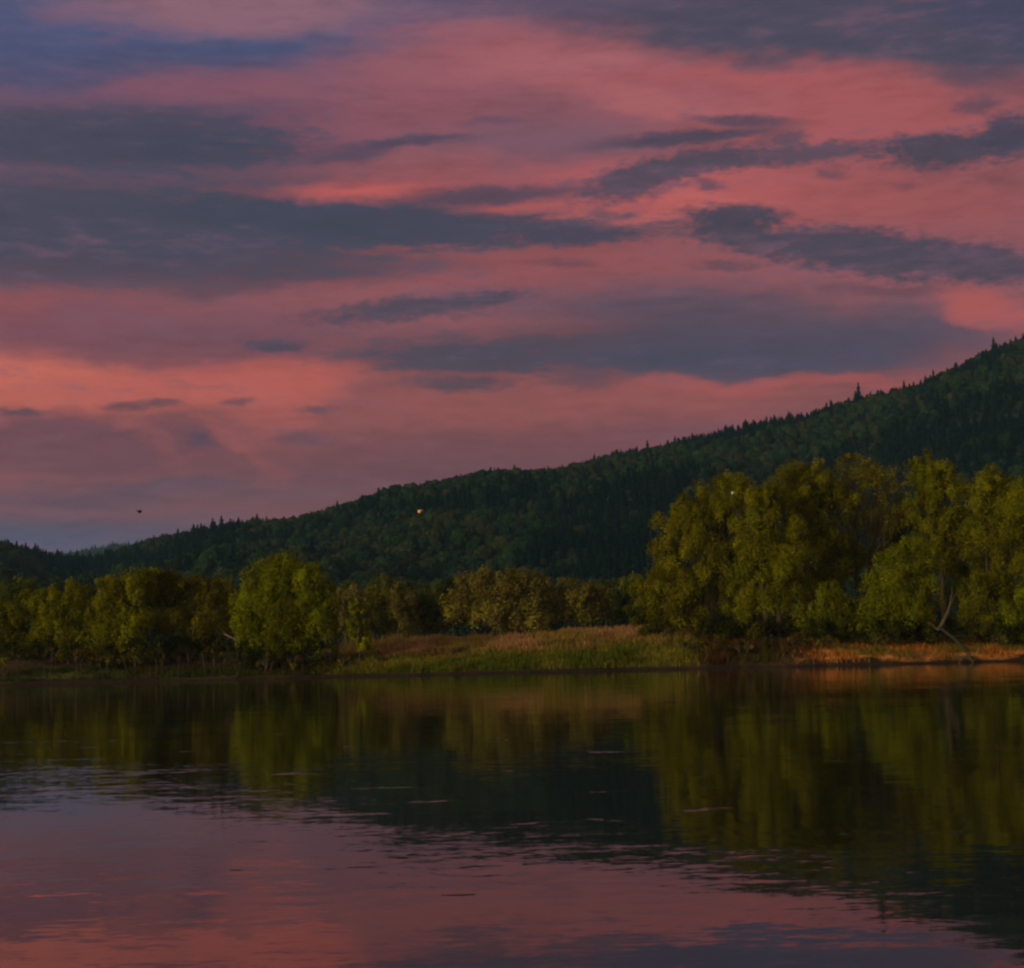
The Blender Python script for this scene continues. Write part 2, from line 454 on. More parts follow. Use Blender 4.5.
# ------------------------------------------------------------------ right-hand riverside trees
tree('riverside_tree', 'tall olive green tree at left end of right-hand stand, leaning over the field', 'tree', 236, 708,
     [(688, 545, 30, 42), (676, 590, 24, 30), (700, 520, 24, 26), (722, 500, 25, 22), (735, 530, 26, 34), (715, 575, 30, 32), (664, 605, 18, 20), (666, 565, 14, 22), (742, 580, 22, 30),
      (650, 594, 14, 11), (640, 586, 8, 7), (690, 620, 22, 18)],
     'yellow', 11, 'olive', trunk_r=0.5, stems=[-0.6, 0.9], per_area=0.40)
tree('riverside_tree', 'tall yellow green tree, second from the left in the right-hand riverside stand', 'tree', 232, 775,
     [(745, 498, 22, 20), (768, 518, 26, 30), (755, 560, 26, 30), (790, 560, 24, 34), (778, 600, 26, 26), (745, 605, 20, 22), (730, 487, 10, 8)],
     'yellow', 12, 'green', trunk_r=0.45, stems=[-1.2, 0.8], per_area=0.38)
tree('riverside_tree', 'tallest round-topped olive tree in the middle of the right-hand stand', 'tree', 240, 815,
     [(805, 485, 26, 24), (790, 505, 20, 24), (828, 505, 24, 30), (815, 540, 26, 30), (838, 560, 22, 34), (812, 590, 22, 24), (798, 474, 12, 9)],
     'yellow', 13, 'olive', trunk_r=0.5, stems=[-0.7, 0.6], per_area=0.36)
tree('riverside_tree', 'thin brownish tree just left of the dark gap in the right-hand stand', 'tree', 244, 868,
     [(855, 478, 20, 24), (880, 482, 20, 26), (866, 515, 26, 34), (890, 520, 14, 30), (858, 565, 22, 34), (884, 570, 14, 34), (848, 462, 10, 8)],
     'yellow', 14, 'brown', trunk_r=0.4, stems=[-0.8, 0.7], per_area=0.26, per_clump=55)
tree('riverside_tree', 'narrow crowned yellowish tree right of the dark gap, above the leaning pale trunk', 'tree', 236, 944,
     [(925, 473, 20, 17), (940, 488, 24, 22), (925, 510, 20, 28), (948, 525, 26, 32), (930, 556, 24, 28), (960, 560, 22, 34), (914, 468, 8, 8)],
     'yellow', 15, 'green', trunk_r=0.4, stems=[0.3], per_area=0.40, bark=M_PALEBARK)
tree('riverside_tree', 'broad yellow green tree at the right edge of the photo', 'tree', 230, 996,
     [(985, 486, 24, 18), (1012, 495, 26, 22), (1000, 520, 30, 26), (1040, 515, 34, 40), (985, 545, 20, 26), (1025, 560, 34, 30), (1060, 560, 34, 50), (1095, 530, 30, 40), (990, 590, 22, 24)],
     'yellow', 16, 'green', trunk_r=0.45, stems=[-0.6, 1.2], per_area=0.36)
tree('willow', 'low light green willow bulging over the orange bank, right of the dark gap', 'tree', 225, 906,
     [(890, 578, 22, 26), (910, 560, 20, 20), (878, 605, 18, 22), (905, 610, 24, 26), (925, 590, 16, 26), (868, 622, 12, 14)],
     'lime', 17, 'yellow', trunk_r=0.25, stems=[-1, 0.5, 1.4], per_area=0.5)
tree('willow', 'bright green low willow at the right edge beside the water', 'tree', 223, 1024,
     [(1016, 618, 14, 20), (1035, 608, 20, 26), (1012, 640, 12, 10), (1050, 630, 20, 20)],
     'lime', 18, 'green', trunk_r=0.2, stems=[-0.5, 0.8], per_area=0.5)
tree('willow', 'small yellow green willow below the tall trees, left of the orange bank', 'tree', 226, 838,
     [(825, 600, 16, 16), (842, 612, 18, 18), (815, 622, 12, 12), (850, 628, 12, 12)],
     'green', 19, 'yellow', trunk_r=0.2, stems=[-0.4, 0.6], per_area=0.45)
tree('willow', 'dark olive thicket tree right of the leaning pale trunk', 'tree', 227, 978,
     [(975, 600, 16, 24), (990, 625, 18, 18), (968, 622, 10, 14)],
     'olive', 20, 'green', trunk_r=0.2, stems=[-0.4, 0.5], per_area=0.45)
# trees behind, closing the wall of the stand
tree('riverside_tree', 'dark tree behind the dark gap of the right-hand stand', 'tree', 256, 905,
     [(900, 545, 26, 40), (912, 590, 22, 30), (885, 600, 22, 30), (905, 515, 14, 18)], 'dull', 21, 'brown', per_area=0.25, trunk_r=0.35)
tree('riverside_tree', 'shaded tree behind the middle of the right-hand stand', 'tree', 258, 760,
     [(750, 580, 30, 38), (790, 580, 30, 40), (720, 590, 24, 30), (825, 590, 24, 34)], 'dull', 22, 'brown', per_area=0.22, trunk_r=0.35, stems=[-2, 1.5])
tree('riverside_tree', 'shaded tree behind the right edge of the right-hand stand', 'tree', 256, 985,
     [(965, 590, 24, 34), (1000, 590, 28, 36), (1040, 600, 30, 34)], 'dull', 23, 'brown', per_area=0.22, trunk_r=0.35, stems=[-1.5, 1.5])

# leaning pale trunk and fallen dark log
def log(name, label, pts, rad, D, mat, cat, twigs=()):
    P = [at(x, y, D + dd) for x, y, dd in pts]
    o = P[0].copy()
    specs = [([np.array(p - o) for p in P], rad)]
    for (i, x, y, dd, r) in twigs:
        q = at(x, y, D + dd)
        rr = np.random.RandomState(i + int(x)); a, b = limb(np.array(P[i] - o), np.array(q - o), r, r * 0.3, rr, 5, 0.15)
        specs.append((a, b))
    ob = link(name, mesh_tubes(name, specs, mat, 8), None, o)
    return tag(ob, label, cat)
log('leaning_trunk', 'pale bare trunk leaning in a bend above the orange bank', [(938, 630, 0), (942, 624, 0), (948, 612, 0.3), (950, 605, 0.2), (951, 599, 0.5), (952, 593, 0.8), (952, 588, 1)],
    [0.24, 0.25, 0.20, 0.15, 0.11, 0.08, 0.05], 221, M_PALEBARK, 'tree trunk', [(0, 928, 622, 0.5, 0.14), (3, 958, 588, 0.3, 0.08)])
log('fallen_log', 'dark dead log sloping from the right bank down to the water', [(939, 627, 1.5), (952, 637, 0.8), (964, 648, 0.2), (972, 660, -1)], [0.18, 0.22, 0.24, 0.26], 216.5, M_WET, 'log',
    [(1, 962, 634, 0, 0.08), (2, 957, 650, 0, 0.08), (1, 944, 646, 0, 0.07)])
log('dead_branch', 'short pale dead branch poking out left of the big round tree', [(238, 641, 0.5), (231, 637, 0.1), (224, 634, -0.2)], [0.11, 0.12, 0.05], 219.0, M_DEADWOOD, 'branch', [(1, 226, 640, 0, 0.05)])
log('root_mass', 'pale root clump at the waterline under the sloping log', [(958, 660, 0), (964, 657, 0), (970, 659, 0), (978, 661, 0)], [0.07, 0.14, 0.12, 0.05], 213.0, M_PALEBARK, 'roots',
    [(1, 958, 663, -0.3, 0.16), (2, 974, 663, -0.3, 0.16), (2, 968, 651, 0.3, 0.12), (1, 952, 656, 0.3, 0.1)])

# ------------------------------------------------------------------ left-hand riverside trees
tree('riverside_tree', 'dull green tree at the far left edge beside the river', 'tree', 232, 8,
     [(0, 618, 22, 22), (24, 608, 18, 16), (-20, 612, 24, 26), (5, 640, 22, 16)], 'olive', 31, 'green', trunk_r=0.25, per_area=0.4)
tree('riverside_tree', 'yellow green rounded tree second from the left edge', 'tree', 228, 66,
     [(50, 606, 18, 18), (72, 602, 18, 20), (62, 630, 24, 22), (44, 634, 14, 16), (84, 624, 12, 18)], 'yellow', 32, 'green', trunk_r=0.28, stems=[-0.5, 0.5], per_area=0.45)
tree('riverside_tree', 'bright yellow green tree left of the brownish one on the left bank', 'tree', 224, 124,
     [(110, 596, 16, 18), (136, 588, 20, 18), (108, 625, 18, 24), (134, 620, 24, 26), (150, 580, 14, 10), (125, 648, 22, 14)], 'yellow', 33, 'green', trunk_r=0.3, stems=[-0.7, 0.5], per_area=0.45)
tree('riverside_tree', 'brownish olive tree between the bright yellow tree and the big round tree', 'tree', 228, 192,
     [(172, 590, 20, 18), (196, 587, 20, 18), (215, 600, 16, 20), (180, 618, 24, 24), (208, 622, 18, 22), (160, 600, 14, 22)], 'olive', 34, 'brown', trunk_r=0.32, stems=[-1, 0.6], per_area=0.36)
tree('round_tree', 'big round yellow green tree, the largest on the left bank', 'tree', 222, 286,
     [(283, 588, 34, 30), (262, 600, 28, 28), (308, 602, 26, 28), (285, 575, 24, 18), (252, 618, 18, 26), (318, 622, 16, 24), (285, 625, 36, 26), (262, 640, 22, 14), (305, 642, 20, 12)],
     'lime', 35, 'yellow', trunk_r=0.42, stems=[-0.5, 0.6], per_area=0.5, clump_r=1.0)
tree('riverside_tree', 'shaded tree behind the gap left of the big round tree', 'tree', 250, 222,
     [(225, 612, 16, 26), (240, 625, 14, 18), (200, 622, 18, 22)], 'dull', 36, 'brown', per_area=0.28, trunk_r=0.25)
tree('riverside_tree', 'dull green tree behind the left bank between the two yellow trees', 'tree', 252, 92,
     [(92, 606, 14, 18), (40, 612, 18, 18), (85, 628, 24, 18)], 'dull', 37, 'olive', per_area=0.28, trunk_r=0.25)
tree('sapling', 'small slender yellow green sapling at the left end of the grassy bank', 'tree', 219, 358,
     [(357, 618, 9, 13), (360, 634, 11, 12), (354, 607, 5, 5), (366, 646, 8, 8)], 'lime', 38, 'yellow', trunk_r=0.09, per_area=0.7, clump_r=0.7, leaf=0.32)

# bushes along the foot of both banks --------------------------------
BUSH = [  # px, py, rx, ry, D, colour, label
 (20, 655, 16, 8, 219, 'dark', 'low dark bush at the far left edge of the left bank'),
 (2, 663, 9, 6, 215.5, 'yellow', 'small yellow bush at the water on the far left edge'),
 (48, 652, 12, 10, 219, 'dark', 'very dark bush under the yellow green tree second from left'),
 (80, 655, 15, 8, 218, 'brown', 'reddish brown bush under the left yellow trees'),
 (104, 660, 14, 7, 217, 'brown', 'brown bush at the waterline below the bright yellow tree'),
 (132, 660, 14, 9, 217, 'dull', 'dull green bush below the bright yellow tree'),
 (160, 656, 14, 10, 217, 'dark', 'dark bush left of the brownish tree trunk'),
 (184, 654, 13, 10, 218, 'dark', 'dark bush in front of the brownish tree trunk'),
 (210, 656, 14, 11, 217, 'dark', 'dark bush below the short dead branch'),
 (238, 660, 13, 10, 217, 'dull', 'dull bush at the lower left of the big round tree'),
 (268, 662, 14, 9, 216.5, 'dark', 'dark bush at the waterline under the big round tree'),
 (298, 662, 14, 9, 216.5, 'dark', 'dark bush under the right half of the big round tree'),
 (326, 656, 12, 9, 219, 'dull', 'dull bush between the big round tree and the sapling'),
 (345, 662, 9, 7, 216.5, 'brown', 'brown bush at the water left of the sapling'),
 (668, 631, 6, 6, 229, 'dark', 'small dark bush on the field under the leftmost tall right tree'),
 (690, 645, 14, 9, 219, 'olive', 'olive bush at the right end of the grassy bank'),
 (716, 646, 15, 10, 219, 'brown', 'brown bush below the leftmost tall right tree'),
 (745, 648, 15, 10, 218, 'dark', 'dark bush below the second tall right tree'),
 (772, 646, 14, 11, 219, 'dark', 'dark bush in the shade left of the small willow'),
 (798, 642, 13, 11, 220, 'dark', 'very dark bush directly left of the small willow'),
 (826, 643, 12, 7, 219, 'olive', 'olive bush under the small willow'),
 (1000, 640, 10, 8, 219, 'dull', 'dull bush under the right edge trees'),
 (880, 641, 9, 5, 219, 'olive', 'low olive bush under the low light green willow'),
]
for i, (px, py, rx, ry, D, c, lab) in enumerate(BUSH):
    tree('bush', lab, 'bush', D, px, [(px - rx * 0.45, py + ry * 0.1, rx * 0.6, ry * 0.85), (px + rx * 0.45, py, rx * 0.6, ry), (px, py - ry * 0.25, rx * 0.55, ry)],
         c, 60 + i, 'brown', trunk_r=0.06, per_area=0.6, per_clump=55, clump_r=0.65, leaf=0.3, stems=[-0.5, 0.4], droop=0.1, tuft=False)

# ------------------------------------------------------------------ trees beyond the field
BELT = [ # base px, D, lobes, colour, col2, label
 (352, 330, [(350, 602, 15, 16), (345, 622, 14, 16)], 'tan', 'dull', 'pale brownish tree beyond the field, right behind the sapling'),
 (374, 340, [(372, 600, 14, 14), (380, 620, 16, 18)], 'olive', 'dull', 'olive tree beyond the field, just right of the sapling'),
 (400, 350, [(400, 602, 15, 14), (405, 622, 17, 16)], 'tan', 'olive', 'pale tan tree beyond the left end of the field'),
 (428, 355, [(428, 606, 14, 14), (430, 622, 18, 14)], 'dull', 'olive', 'dull green tree beyond the field, left of the broad golden tree'),
 (500, 330, [(478, 590, 24, 18), (508, 586, 26, 16), (535, 595, 18, 18), (462, 606, 16, 16), (495, 612, 32, 20), (530, 616, 22, 18)], 'tan', 'yellow', 'broad golden brown rounded tree in the middle beyond the field'),
 (555, 350, [(550, 604, 12, 18), (545, 620, 14, 14)], 'dull', 'dark', 'narrow dark green tree between the two golden trees beyond the field'),
 (580, 335, [(574, 594, 16, 14), (592, 598, 14, 14), (580, 612, 20, 14)], 'tan', 'yellow', 'smaller golden brown rounded tree beyond the field'),
 (612, 355, [(608, 604, 16, 16), (620, 594, 12, 13), (628, 612, 16, 14)], 'dull', 'dark', 'dull dark green tree right of the smaller golden tree'),
 (645, 350, [(632, 586, 12, 10), (652, 600, 16, 18), (645, 614, 18, 12)], 'green', 'dull', 'mid green tree beyond the right end of the field'),
 (455, 380, [(448, 600, 14, 16), (450, 618, 16, 14)], 'dark', 'dull', 'small dark tree at the left of the broad golden tree'),
 (325, 360, [(322, 604, 20, 18), (330, 622, 18, 14)], 'dull', 'dark', 'dull tree seen behind the right side of the big round tree'),
 (230, 380, [(228, 596, 16, 18), (236, 612, 16, 14)], 'dull', 'green', 'dull tree seen through the gap left of the big round tree'),
 (20, 370, [(14, 600, 26, 20), (-20, 604, 24, 18)], 'dull', 'green', 'dull tree behind the far left edge trees'),
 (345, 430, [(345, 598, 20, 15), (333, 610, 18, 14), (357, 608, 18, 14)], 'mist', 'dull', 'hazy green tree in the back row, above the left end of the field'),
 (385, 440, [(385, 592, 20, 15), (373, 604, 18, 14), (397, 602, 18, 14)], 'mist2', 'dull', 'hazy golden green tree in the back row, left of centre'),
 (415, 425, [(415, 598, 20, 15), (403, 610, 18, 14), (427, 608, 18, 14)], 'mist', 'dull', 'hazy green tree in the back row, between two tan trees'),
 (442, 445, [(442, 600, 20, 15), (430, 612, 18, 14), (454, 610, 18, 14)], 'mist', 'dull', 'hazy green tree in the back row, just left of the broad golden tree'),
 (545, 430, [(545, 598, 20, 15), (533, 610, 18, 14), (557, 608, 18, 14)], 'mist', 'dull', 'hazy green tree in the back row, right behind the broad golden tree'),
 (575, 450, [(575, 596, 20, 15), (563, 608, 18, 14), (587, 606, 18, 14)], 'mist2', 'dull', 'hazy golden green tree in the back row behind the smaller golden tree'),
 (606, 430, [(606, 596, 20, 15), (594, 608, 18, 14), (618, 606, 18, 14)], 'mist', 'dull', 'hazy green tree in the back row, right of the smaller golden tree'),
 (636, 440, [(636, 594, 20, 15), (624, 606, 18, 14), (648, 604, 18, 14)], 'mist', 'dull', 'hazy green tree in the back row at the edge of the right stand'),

 (700, 370, [(690, 600, 24, 20), (720, 604, 24, 20)], 'dull', 'dark', 'dark tree seen behind the foot of the leftmost tall right tree'),
]
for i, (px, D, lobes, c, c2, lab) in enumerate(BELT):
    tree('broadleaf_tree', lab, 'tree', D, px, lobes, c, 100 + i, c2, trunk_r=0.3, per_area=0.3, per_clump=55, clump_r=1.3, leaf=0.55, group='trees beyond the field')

# low bushes along the far side of the field closing the gaps
# ------------------------------------------------------------------ grass
def grass(name, label, n, xr, dr, hr, colfn, seed, width=0.10, dens=None):
    rng = np.random.RandomState(seed)
    px = rng.uniform(xr[0], xr[1], n); d = rng.uniform(dr[0], dr[1], n)
    s = np.interp(px, PXV, PXS)
    y0 = SHORE + d; x = s * y0; y = shore_y(x) + d; z = ground_h(x, y)
    tuft = fbm(x * 0.5, y * 0.5, 3)
    edge = np.clip((px - xr[0]) / 60, 0, 1) * np.clip((xr[1] - px) / 40, 0, 1)
    keep = (z > 0.15) & (rng.uniform(0, 1, n) < edge) & (rng.uniform(-0.6, 0.6, n) < tuft + (0.35 if dens is None else dens))
    px, d, x, y, z, tuft = [a[keep] for a in (px, d, x, y, z, tuft)]
    n = len(x)
    h = rng.uniform(hr[0], hr[1], n) * np.clip(1 + 1.1 * tuft + 0.8 * fbm(x * 0.12 + 9, y * 0.12, 2), 0.3, 2.5)
    ang = rng.uniform(0, math.pi, n); w = width * rng.uniform(0.6, 1.5, n)
    lean = rng.normal(0, 0.28, (n, 2)) * h[:, None]
    dx = np.cos(ang) * w / 2; dy = np.sin(ang) * w / 2
    V = np.zeros((n, 4, 3))
    V[:, 0] = np.stack([x - dx, y - dy, z - 0.05], -1); V[:, 1] = np.stack([x + dx, y + dy, z - 0.05], -1)
    V[:, 2] = np.stack([x + dx * 0.5 + lean[:, 0], y + dy * 0.5 + lean[:, 1], z + h], -1)
    V[:, 3] = np.stack([x - dx * 0.5 + lean[:, 0], y - dy * 0.5 + lean[:, 1], z + h], -1)
    c = colfn(px, d, x, y, rng) * (rng.uniform(0.7, 1.3, n))[:, None]
    me = make_mesh(name, V.reshape(-1, 3), np.arange(n * 4).reshape(-1, 4), np.repeat(c, 4, axis=0), [M_GRASS])
    o = link(name, me); tag(o, label, 'grass', kind='stuff')
def two(c1, c2, scale=0.3, thr=0.0, k=4):
    c1 = np.array(c1); c2 = np.array(c2)
    def f(px, d, x, y, rng):
        t = np.clip(0.5 + k * (fbm(x * scale + 40, y * scale, 3) - thr) * 0.5 + rng.normal(0, 0.15, len(x)), 0, 1)[:, None]
        return c1 * (1 - t) + c2 * t
    return f
grass('dry_grass', 'dry pinkish tan grass covering the top of the open bank', 60000, (325, 700), (12, 42), (0.35, 1.1), two((0.34, 0.175, 0.10), (0.20, 0.14, 0.035), 0.15), 1)
grass('bank_grass', 'short green grass on the lower slope of the open bank', 46000, (310, 705), (0.9, 17), (0.3, 0.8), two((0.075, 0.095, 0.010), (0.17, 0.15, 0.02), 0.2), 2)
grass('shore_grass', 'dark green grass low along the left shore', 14000, (-80, 345), (0.9, 9), (0.25, 0.6), two((0.035, 0.05, 0.012), (0.07, 0.05, 0.02)), 3, dens=0.1)
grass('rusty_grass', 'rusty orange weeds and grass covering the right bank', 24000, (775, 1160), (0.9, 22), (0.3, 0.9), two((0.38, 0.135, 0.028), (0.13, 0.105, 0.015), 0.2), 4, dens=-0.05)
grass('shade_toned_weeds', 'weeds coloured dark brown for the shade below the left half of the right stand', 16000, (680, 830), (0.9, 22), (0.3, 0.9), two((0.07, 0.035, 0.015), (0.05, 0.045, 0.012)), 6, dens=0.1)  # tree shade on this stretch of bank is put into the weed colour

# ------------------------------------------------------------------ hillside trees
def conifer_mesh(name, h, r, seed, n=90, col=(0.016, 0.030, 0.020), trunk=True):
    rng = np.random.RandomState(seed)
    t = rng.uniform(0, 1, n) ** 0.8
    z = h * (0.12 + 0.88 * t)
    rad = r * (1 - t) ** 0.68 * (0.75 + 0.35 * np.sin(t * 34)) * rng.uniform(0.55, 1.1, n)
    a = rng.uniform(0, 2 * math.pi, n)
    C = np.stack([np.cos(a) * rad * 0.6, np.sin(a) * rad * 0.6, z - rad * 0.15], -1)
    u = np.stack([np.cos(a), np.sin(a), -0.35 + 0 * a], -1); v = np.stack([-np.sin(a), np.cos(a), 0 * a], -1)
    L = (rad * 0.5 + 0.35)[:, None]; Wd = (rad * 0.35 + 0.4)[:, None]
    V = np.stack([C - u * L, C - v * Wd + u * L * 0.2, C + u * L, C + v * Wd + u * L * 0.2], 1)
    V[:, :, 2] += rng.normal(0, 0.35, (n, 4))
    V = V.reshape(-1, 3); Fc = np.arange(n * 4).reshape(-1, 4)
    # dense inner spire
    k = 6; cv = []; 
    for i, (zz, rr) in enumerate(((0.1, 0.5), (0.4, 0.42), (0.7, 0.22), (1.0, 0.03))):
        for j in range(k): cv.append((math.cos(j * 6.283 / k) * rr * r, math.sin(j * 6.283 / k) * rr * r, zz * h))
    cf = [(n * 4 + i * k + j, n * 4 + i * k + (j + 1) % k, n * 4 + (i + 1) * k + (j + 1) % k, n * 4 + (i + 1) * k + j) for i in range(3) for j in range(k)]
    V = np.concatenate([V, np.array(cv)]); Fc = np.concatenate([Fc, np.array(cf)])
    T = np.array(col)[None] * np.concatenate([np.repeat(rng.uniform(0.6, 1.5, n), 4), np.full(len(cv), 0.7)])[:, None]
    return V, Fc, T
def round_mesh(h, r, seed, n=110, col=(0.05, 0.06, 0.02)):
    rng = np.random.RandomState(seed)
    d = rng.normal(size=(n, 3)); d /= np.linalg.norm(d, axis=1, keepdims=True); d[:, 2] = np.abs(d[:, 2]) - 0.25
    bump = 1 + 0.22 * np.sin(d[:, 0] * 4 + seed) * np.cos(d[:, 1] * 5 + seed) + rng.normal(0, 0.07, n)
    C = np.array([0, 0, h - r * 1.0]) + d * r * bump[:, None] * np.array([1, 1, 0.95])
    V, Fc = leaf_quads(C, d + rng.normal(0, 0.45, (n, 3)), r * 0.42, rng, 0.85)
    k = 7; cv = []
    for zz, rr in ((0.15, 0.35), (h * 0.35 / h, 0.8), (0.65, 0.85), (0.86, 0.45), (0.93, 0.03)):
        for j in range(k): cv.append((math.cos(j * 6.283 / k) * rr * r, math.sin(j * 6.283 / k) * rr * r, zz * h))
    o = len(V)
    cf = [(o + i * k + j, o + i * k + (j + 1) % k, o + (i + 1) * k + (j + 1) % k, o + (i + 1) * k + j) for i in range(4) for j in range(k)]
    V = np.concatenate([V, np.array(cv)]); Fc = np.concatenate([Fc, np.array(cf)])
    T = np.array(col)[None] * np.concatenate([np.repeat(rng.uniform(0.75, 1.25, n), 4), np.full(len(cv), 0.8)])[:, None]
    return V, Fc, T
HILLC = dict(con=(0.006, 0.018, 0.020), con2=(0.010, 0.024, 0.019), gr=(0.021, 0.043, 0.017), ol=(0.034, 0.044, 0.015), br=(0.030, 0.036, 0.019), dk=(0.012, 0.029, 0.021))  # conifer and dk tones: the hill's haze blue is put into the foliage
CON = [conifer_mesh('c', 15 + i % 3 * 2, 4.4 + 0.4 * (i % 4), 200 + i, n=130) for i in range(6)]
RND = [round_mesh(12 + i % 3, 5.0 + 0.5 * (i % 3), 300 + i, col=(1, 1, 1)) for i in range(6)]
RND_LO = [round_mesh(12, 5.2, 320 + i, n=60, col=(1, 1, 1)) for i in range(4)]
CON_W = [(V, Fc, T / np.array([0.016, 0.030, 0.020])) for V, Fc, T in CON]
CON_M = [make_mesh('ridge_conifer', V, Fc, T * np.array(HILLC['con']), [M_LEAF]) for V, Fc, T in CON_W]

rng = np.random.RandomState(5)
def zone(px):
    if px < 232: return 'above left riverside trees', 0
    if px < 345: return 'above the big round tree', 1
    if px < 500: return 'above left half of field', 2
    if px < 645: return 'above right half of field', 3
    if px < 780: return 'above left part of right stand', 4
    if px < 900: return 'above middle of right stand', 5
    return 'at its high right end', 6
# skyline conifers: every one its own object
px = -30.0; k = 0
while px < 1060:
    s = np.interp(px, [p for p, _ in SKY_L], sk_s)
    y = YC + rng.uniform(-30, 8); x = s * y
    big = 0.82 + 0.36 * rng.uniform()
    if px < 130: big *= 0.85
    o = link('conifer', CON_M[k % 6], None, (x, y, gz(x, y) - 1.5))
    big *= 1.15
    o.scale = (big * rng.uniform(0.85, 1.25), big, big * (0.85 if px < 560 else rng.uniform(0.85, 1.15)) * 0.92); o.rotation_euler.z = rng.uniform(0, 6.28)
    z_, i_ = zone(px)
    tag(o, 'small dark pointed conifer on the ridge skyline ' + z_, 'tree', 'conifers on the skyline ' + z_)
    px += rng.uniform(6, 13) if rng.uniform() > 0.15 else rng.uniform(13, 22)
    k += 1
for (tp, ty, sc_, lab) in [(858, 382, 1.5, 'tallest pointed conifer on the ridge skyline, standing up alone above the right stand'),
                           ]:
    w = at(tp, ty, YC - 10)
    h0 = gz(w.x, YC - 10) - 1
    o = link('conifer', CON_M[1], None, (w.x, YC - 10, h0)); V = CON[1][0]
    o.scale = (sc_, sc_, (w.z - h0) / V[:, 2].max()); tag(o, lab, 'tree')

# individual rounded crowns that can be told apart on the slope
RND_M = [make_mesh('hillside_crown', RND[i % 6][0], RND[i % 6][1], RND[i % 6][2] * np.array(HILLC[c]), [M_LEAF]) for i, c in enumerate(['gr', 'ol', 'gr', 'br', 'ol', 'gr', 'ol', 'gr'])]
placed = []
def hill_colour_field(x, y): return fbm(x / 150.0 + 3.3, y / 210.0 + 8.1, 3) * 1.25
tries = 0
while len(placed) < 190 and tries < 20000:
    tries += 1
    s = rng.uniform(-0.36, 0.36); y = 700 + 1220 * rng.uniform() ** 0.9; x = s * y
    if hill_colour_field(np.array([x]), np.array([y]))[0] < 0.08: continue
    if any((x - a) ** 2 + (y - b) ** 2 < 13 ** 2 for a, b in placed): continue
    placed.append((x, y))
    pxx = np.interp(s, sk_s, [p for p, _ in SKY_L])
    big = rng.uniform(0.8, 1.35)
    j = rng.randint(8)
    o = link('broadleaf_tree', RND_M[j], None, (x, y, gz(x, y) - 0.5)); o.scale = (big, big, big * rng.uniform(0.9, 1.15)); o.rotation_euler.z = rng.uniform(0, 6.28)
    z_, i_ = zone(pxx)
    hz = 'high on' if y > 1400 else ('halfway up' if y > 1050 else 'low on')
    tone = 'brownish' if j == 3 else ('olive' if j in (1, 4, 6) else 'pale green')
    tag(o, f'{tone} rounded tree {hz} the wooded hillside {z_}', 'tree', f'{tone} rounded trees {hz} the hillside {z_}')

# the rest of the wood is one mass
def forest():
    r = np.random.RandomState(9)
    pts = []
    y = 640.0
    while y < YC + 60:
        st = 9.5 if y < 1900 else 7.0
        xs = np.arange(-0.40 * y, 0.42 * y, st) + r.uniform(-3.2, 3.2, len(np.arange(-0.40 * y, 0.42 * y, st)))
        for x in xs: pts.append((x, y + r.uniform(-4, 4)))
        y += st * 1.25 if y < 1900 else st
    P = np.array(pts)
    # a thin strip on the far ridge seen at the left
    ex = np.stack([r.uniform(-0.42, -0.10, 900) * YF, r.uniform(YF - 260, YF + 30, 900)], -1); ex[:, 0] = ex[:, 0]
    P = np.concatenate([P, ex])
    Z = ground_h(P[:, 0], P[:, 1]); hc = hill_colour_field(P[:, 0], P[:, 1])
    pl = np.array(placed)
    Vs, Fs, Ts = [], [], []; off = 0
    groups = {}
    for i in range(len(P)):
        x, y = P[i]; v = hc[i]
        if y < 2100 and len(pl) and np.min((pl[:, 0] - x) ** 2 + (pl[:, 1] - y) ** 2) < 45: continue
        q = v + r.normal(0, 0.16)
        if y > 2500: q -= 1  # far ridge made hazier by using the bluish tones alone
        near_crest = y > 1850
        if near_crest and y < 2100: q -= 0.32 if x > 0 else 0.1
        if q < 0.02: kind = ('c', r.randint(6)); c = HILLC['con'] if r.uniform() < .6 else HILLC['con2']
        else:
            kind = ('r', r.randint(6)) if y < 1300 else ('l', r.randint(4))
            c = HILLC['dk'] if q < 0.10 else HILLC[['gr', 'ol', 'gr', 'br', 'dk'][r.randint(5)]]
        groups.setdefault(kind, []).append((x, y, Z[i] - 0.5, c))
    for (t, j), L in groups.items():
        V, Fc, T = (CON_W if t == 'c' else RND if t == 'r' else RND_LO)[j]
        n = len(L); A = np.array([l[:3] for l in L]); Cc = np.array([l[3] for l in L])
        s = r.uniform(0.6, 1.4, n); a = r.uniform(0, 6.28, n); hs = r.uniform(0.85, 1.15, n) * (0.78 if t == 'c' else 1) * np.where(A[:, 1] > 1880, 0.85, 1.0)
        ca, sa = np.cos(a), np.sin(a)
        X = (V[None, :, 0] * ca[:, None] - V[None, :, 1] * sa[:, None]) * s[:, None] + A[:, 0:1]
        Y = (V[None, :, 0] * sa[:, None] + V[None, :, 1] * ca[:, None]) * s[:, None] + A[:, 1:2]
        Zz = V[None, :, 2] * (s * hs)[:, None] + A[:, 2:3]
        Vs.append(np.stack([X, Y, Zz], -1).reshape(-1, 3))
        Fs.append((Fc[None] + (np.arange(n) * len(V))[:, None, None] + off).reshape(-1, 4)); off += n * len(V)
        Ts.append((T[None] * Cc[:, None, :] * r.uniform(0.75, 1.3, n)[:, None, None]).reshape(-1, 3))
    me = make_mesh('hillside_forest', np.concatenate(Vs), np.concatenate(Fs), np.concatenate(Ts), [M_LEAF])
    print('forest faces', len(me.polygons))
    tag(link('hillside_forest', me), 'dense dark green wood covering the whole hillside', 'forest', kind='stuff')
forest()

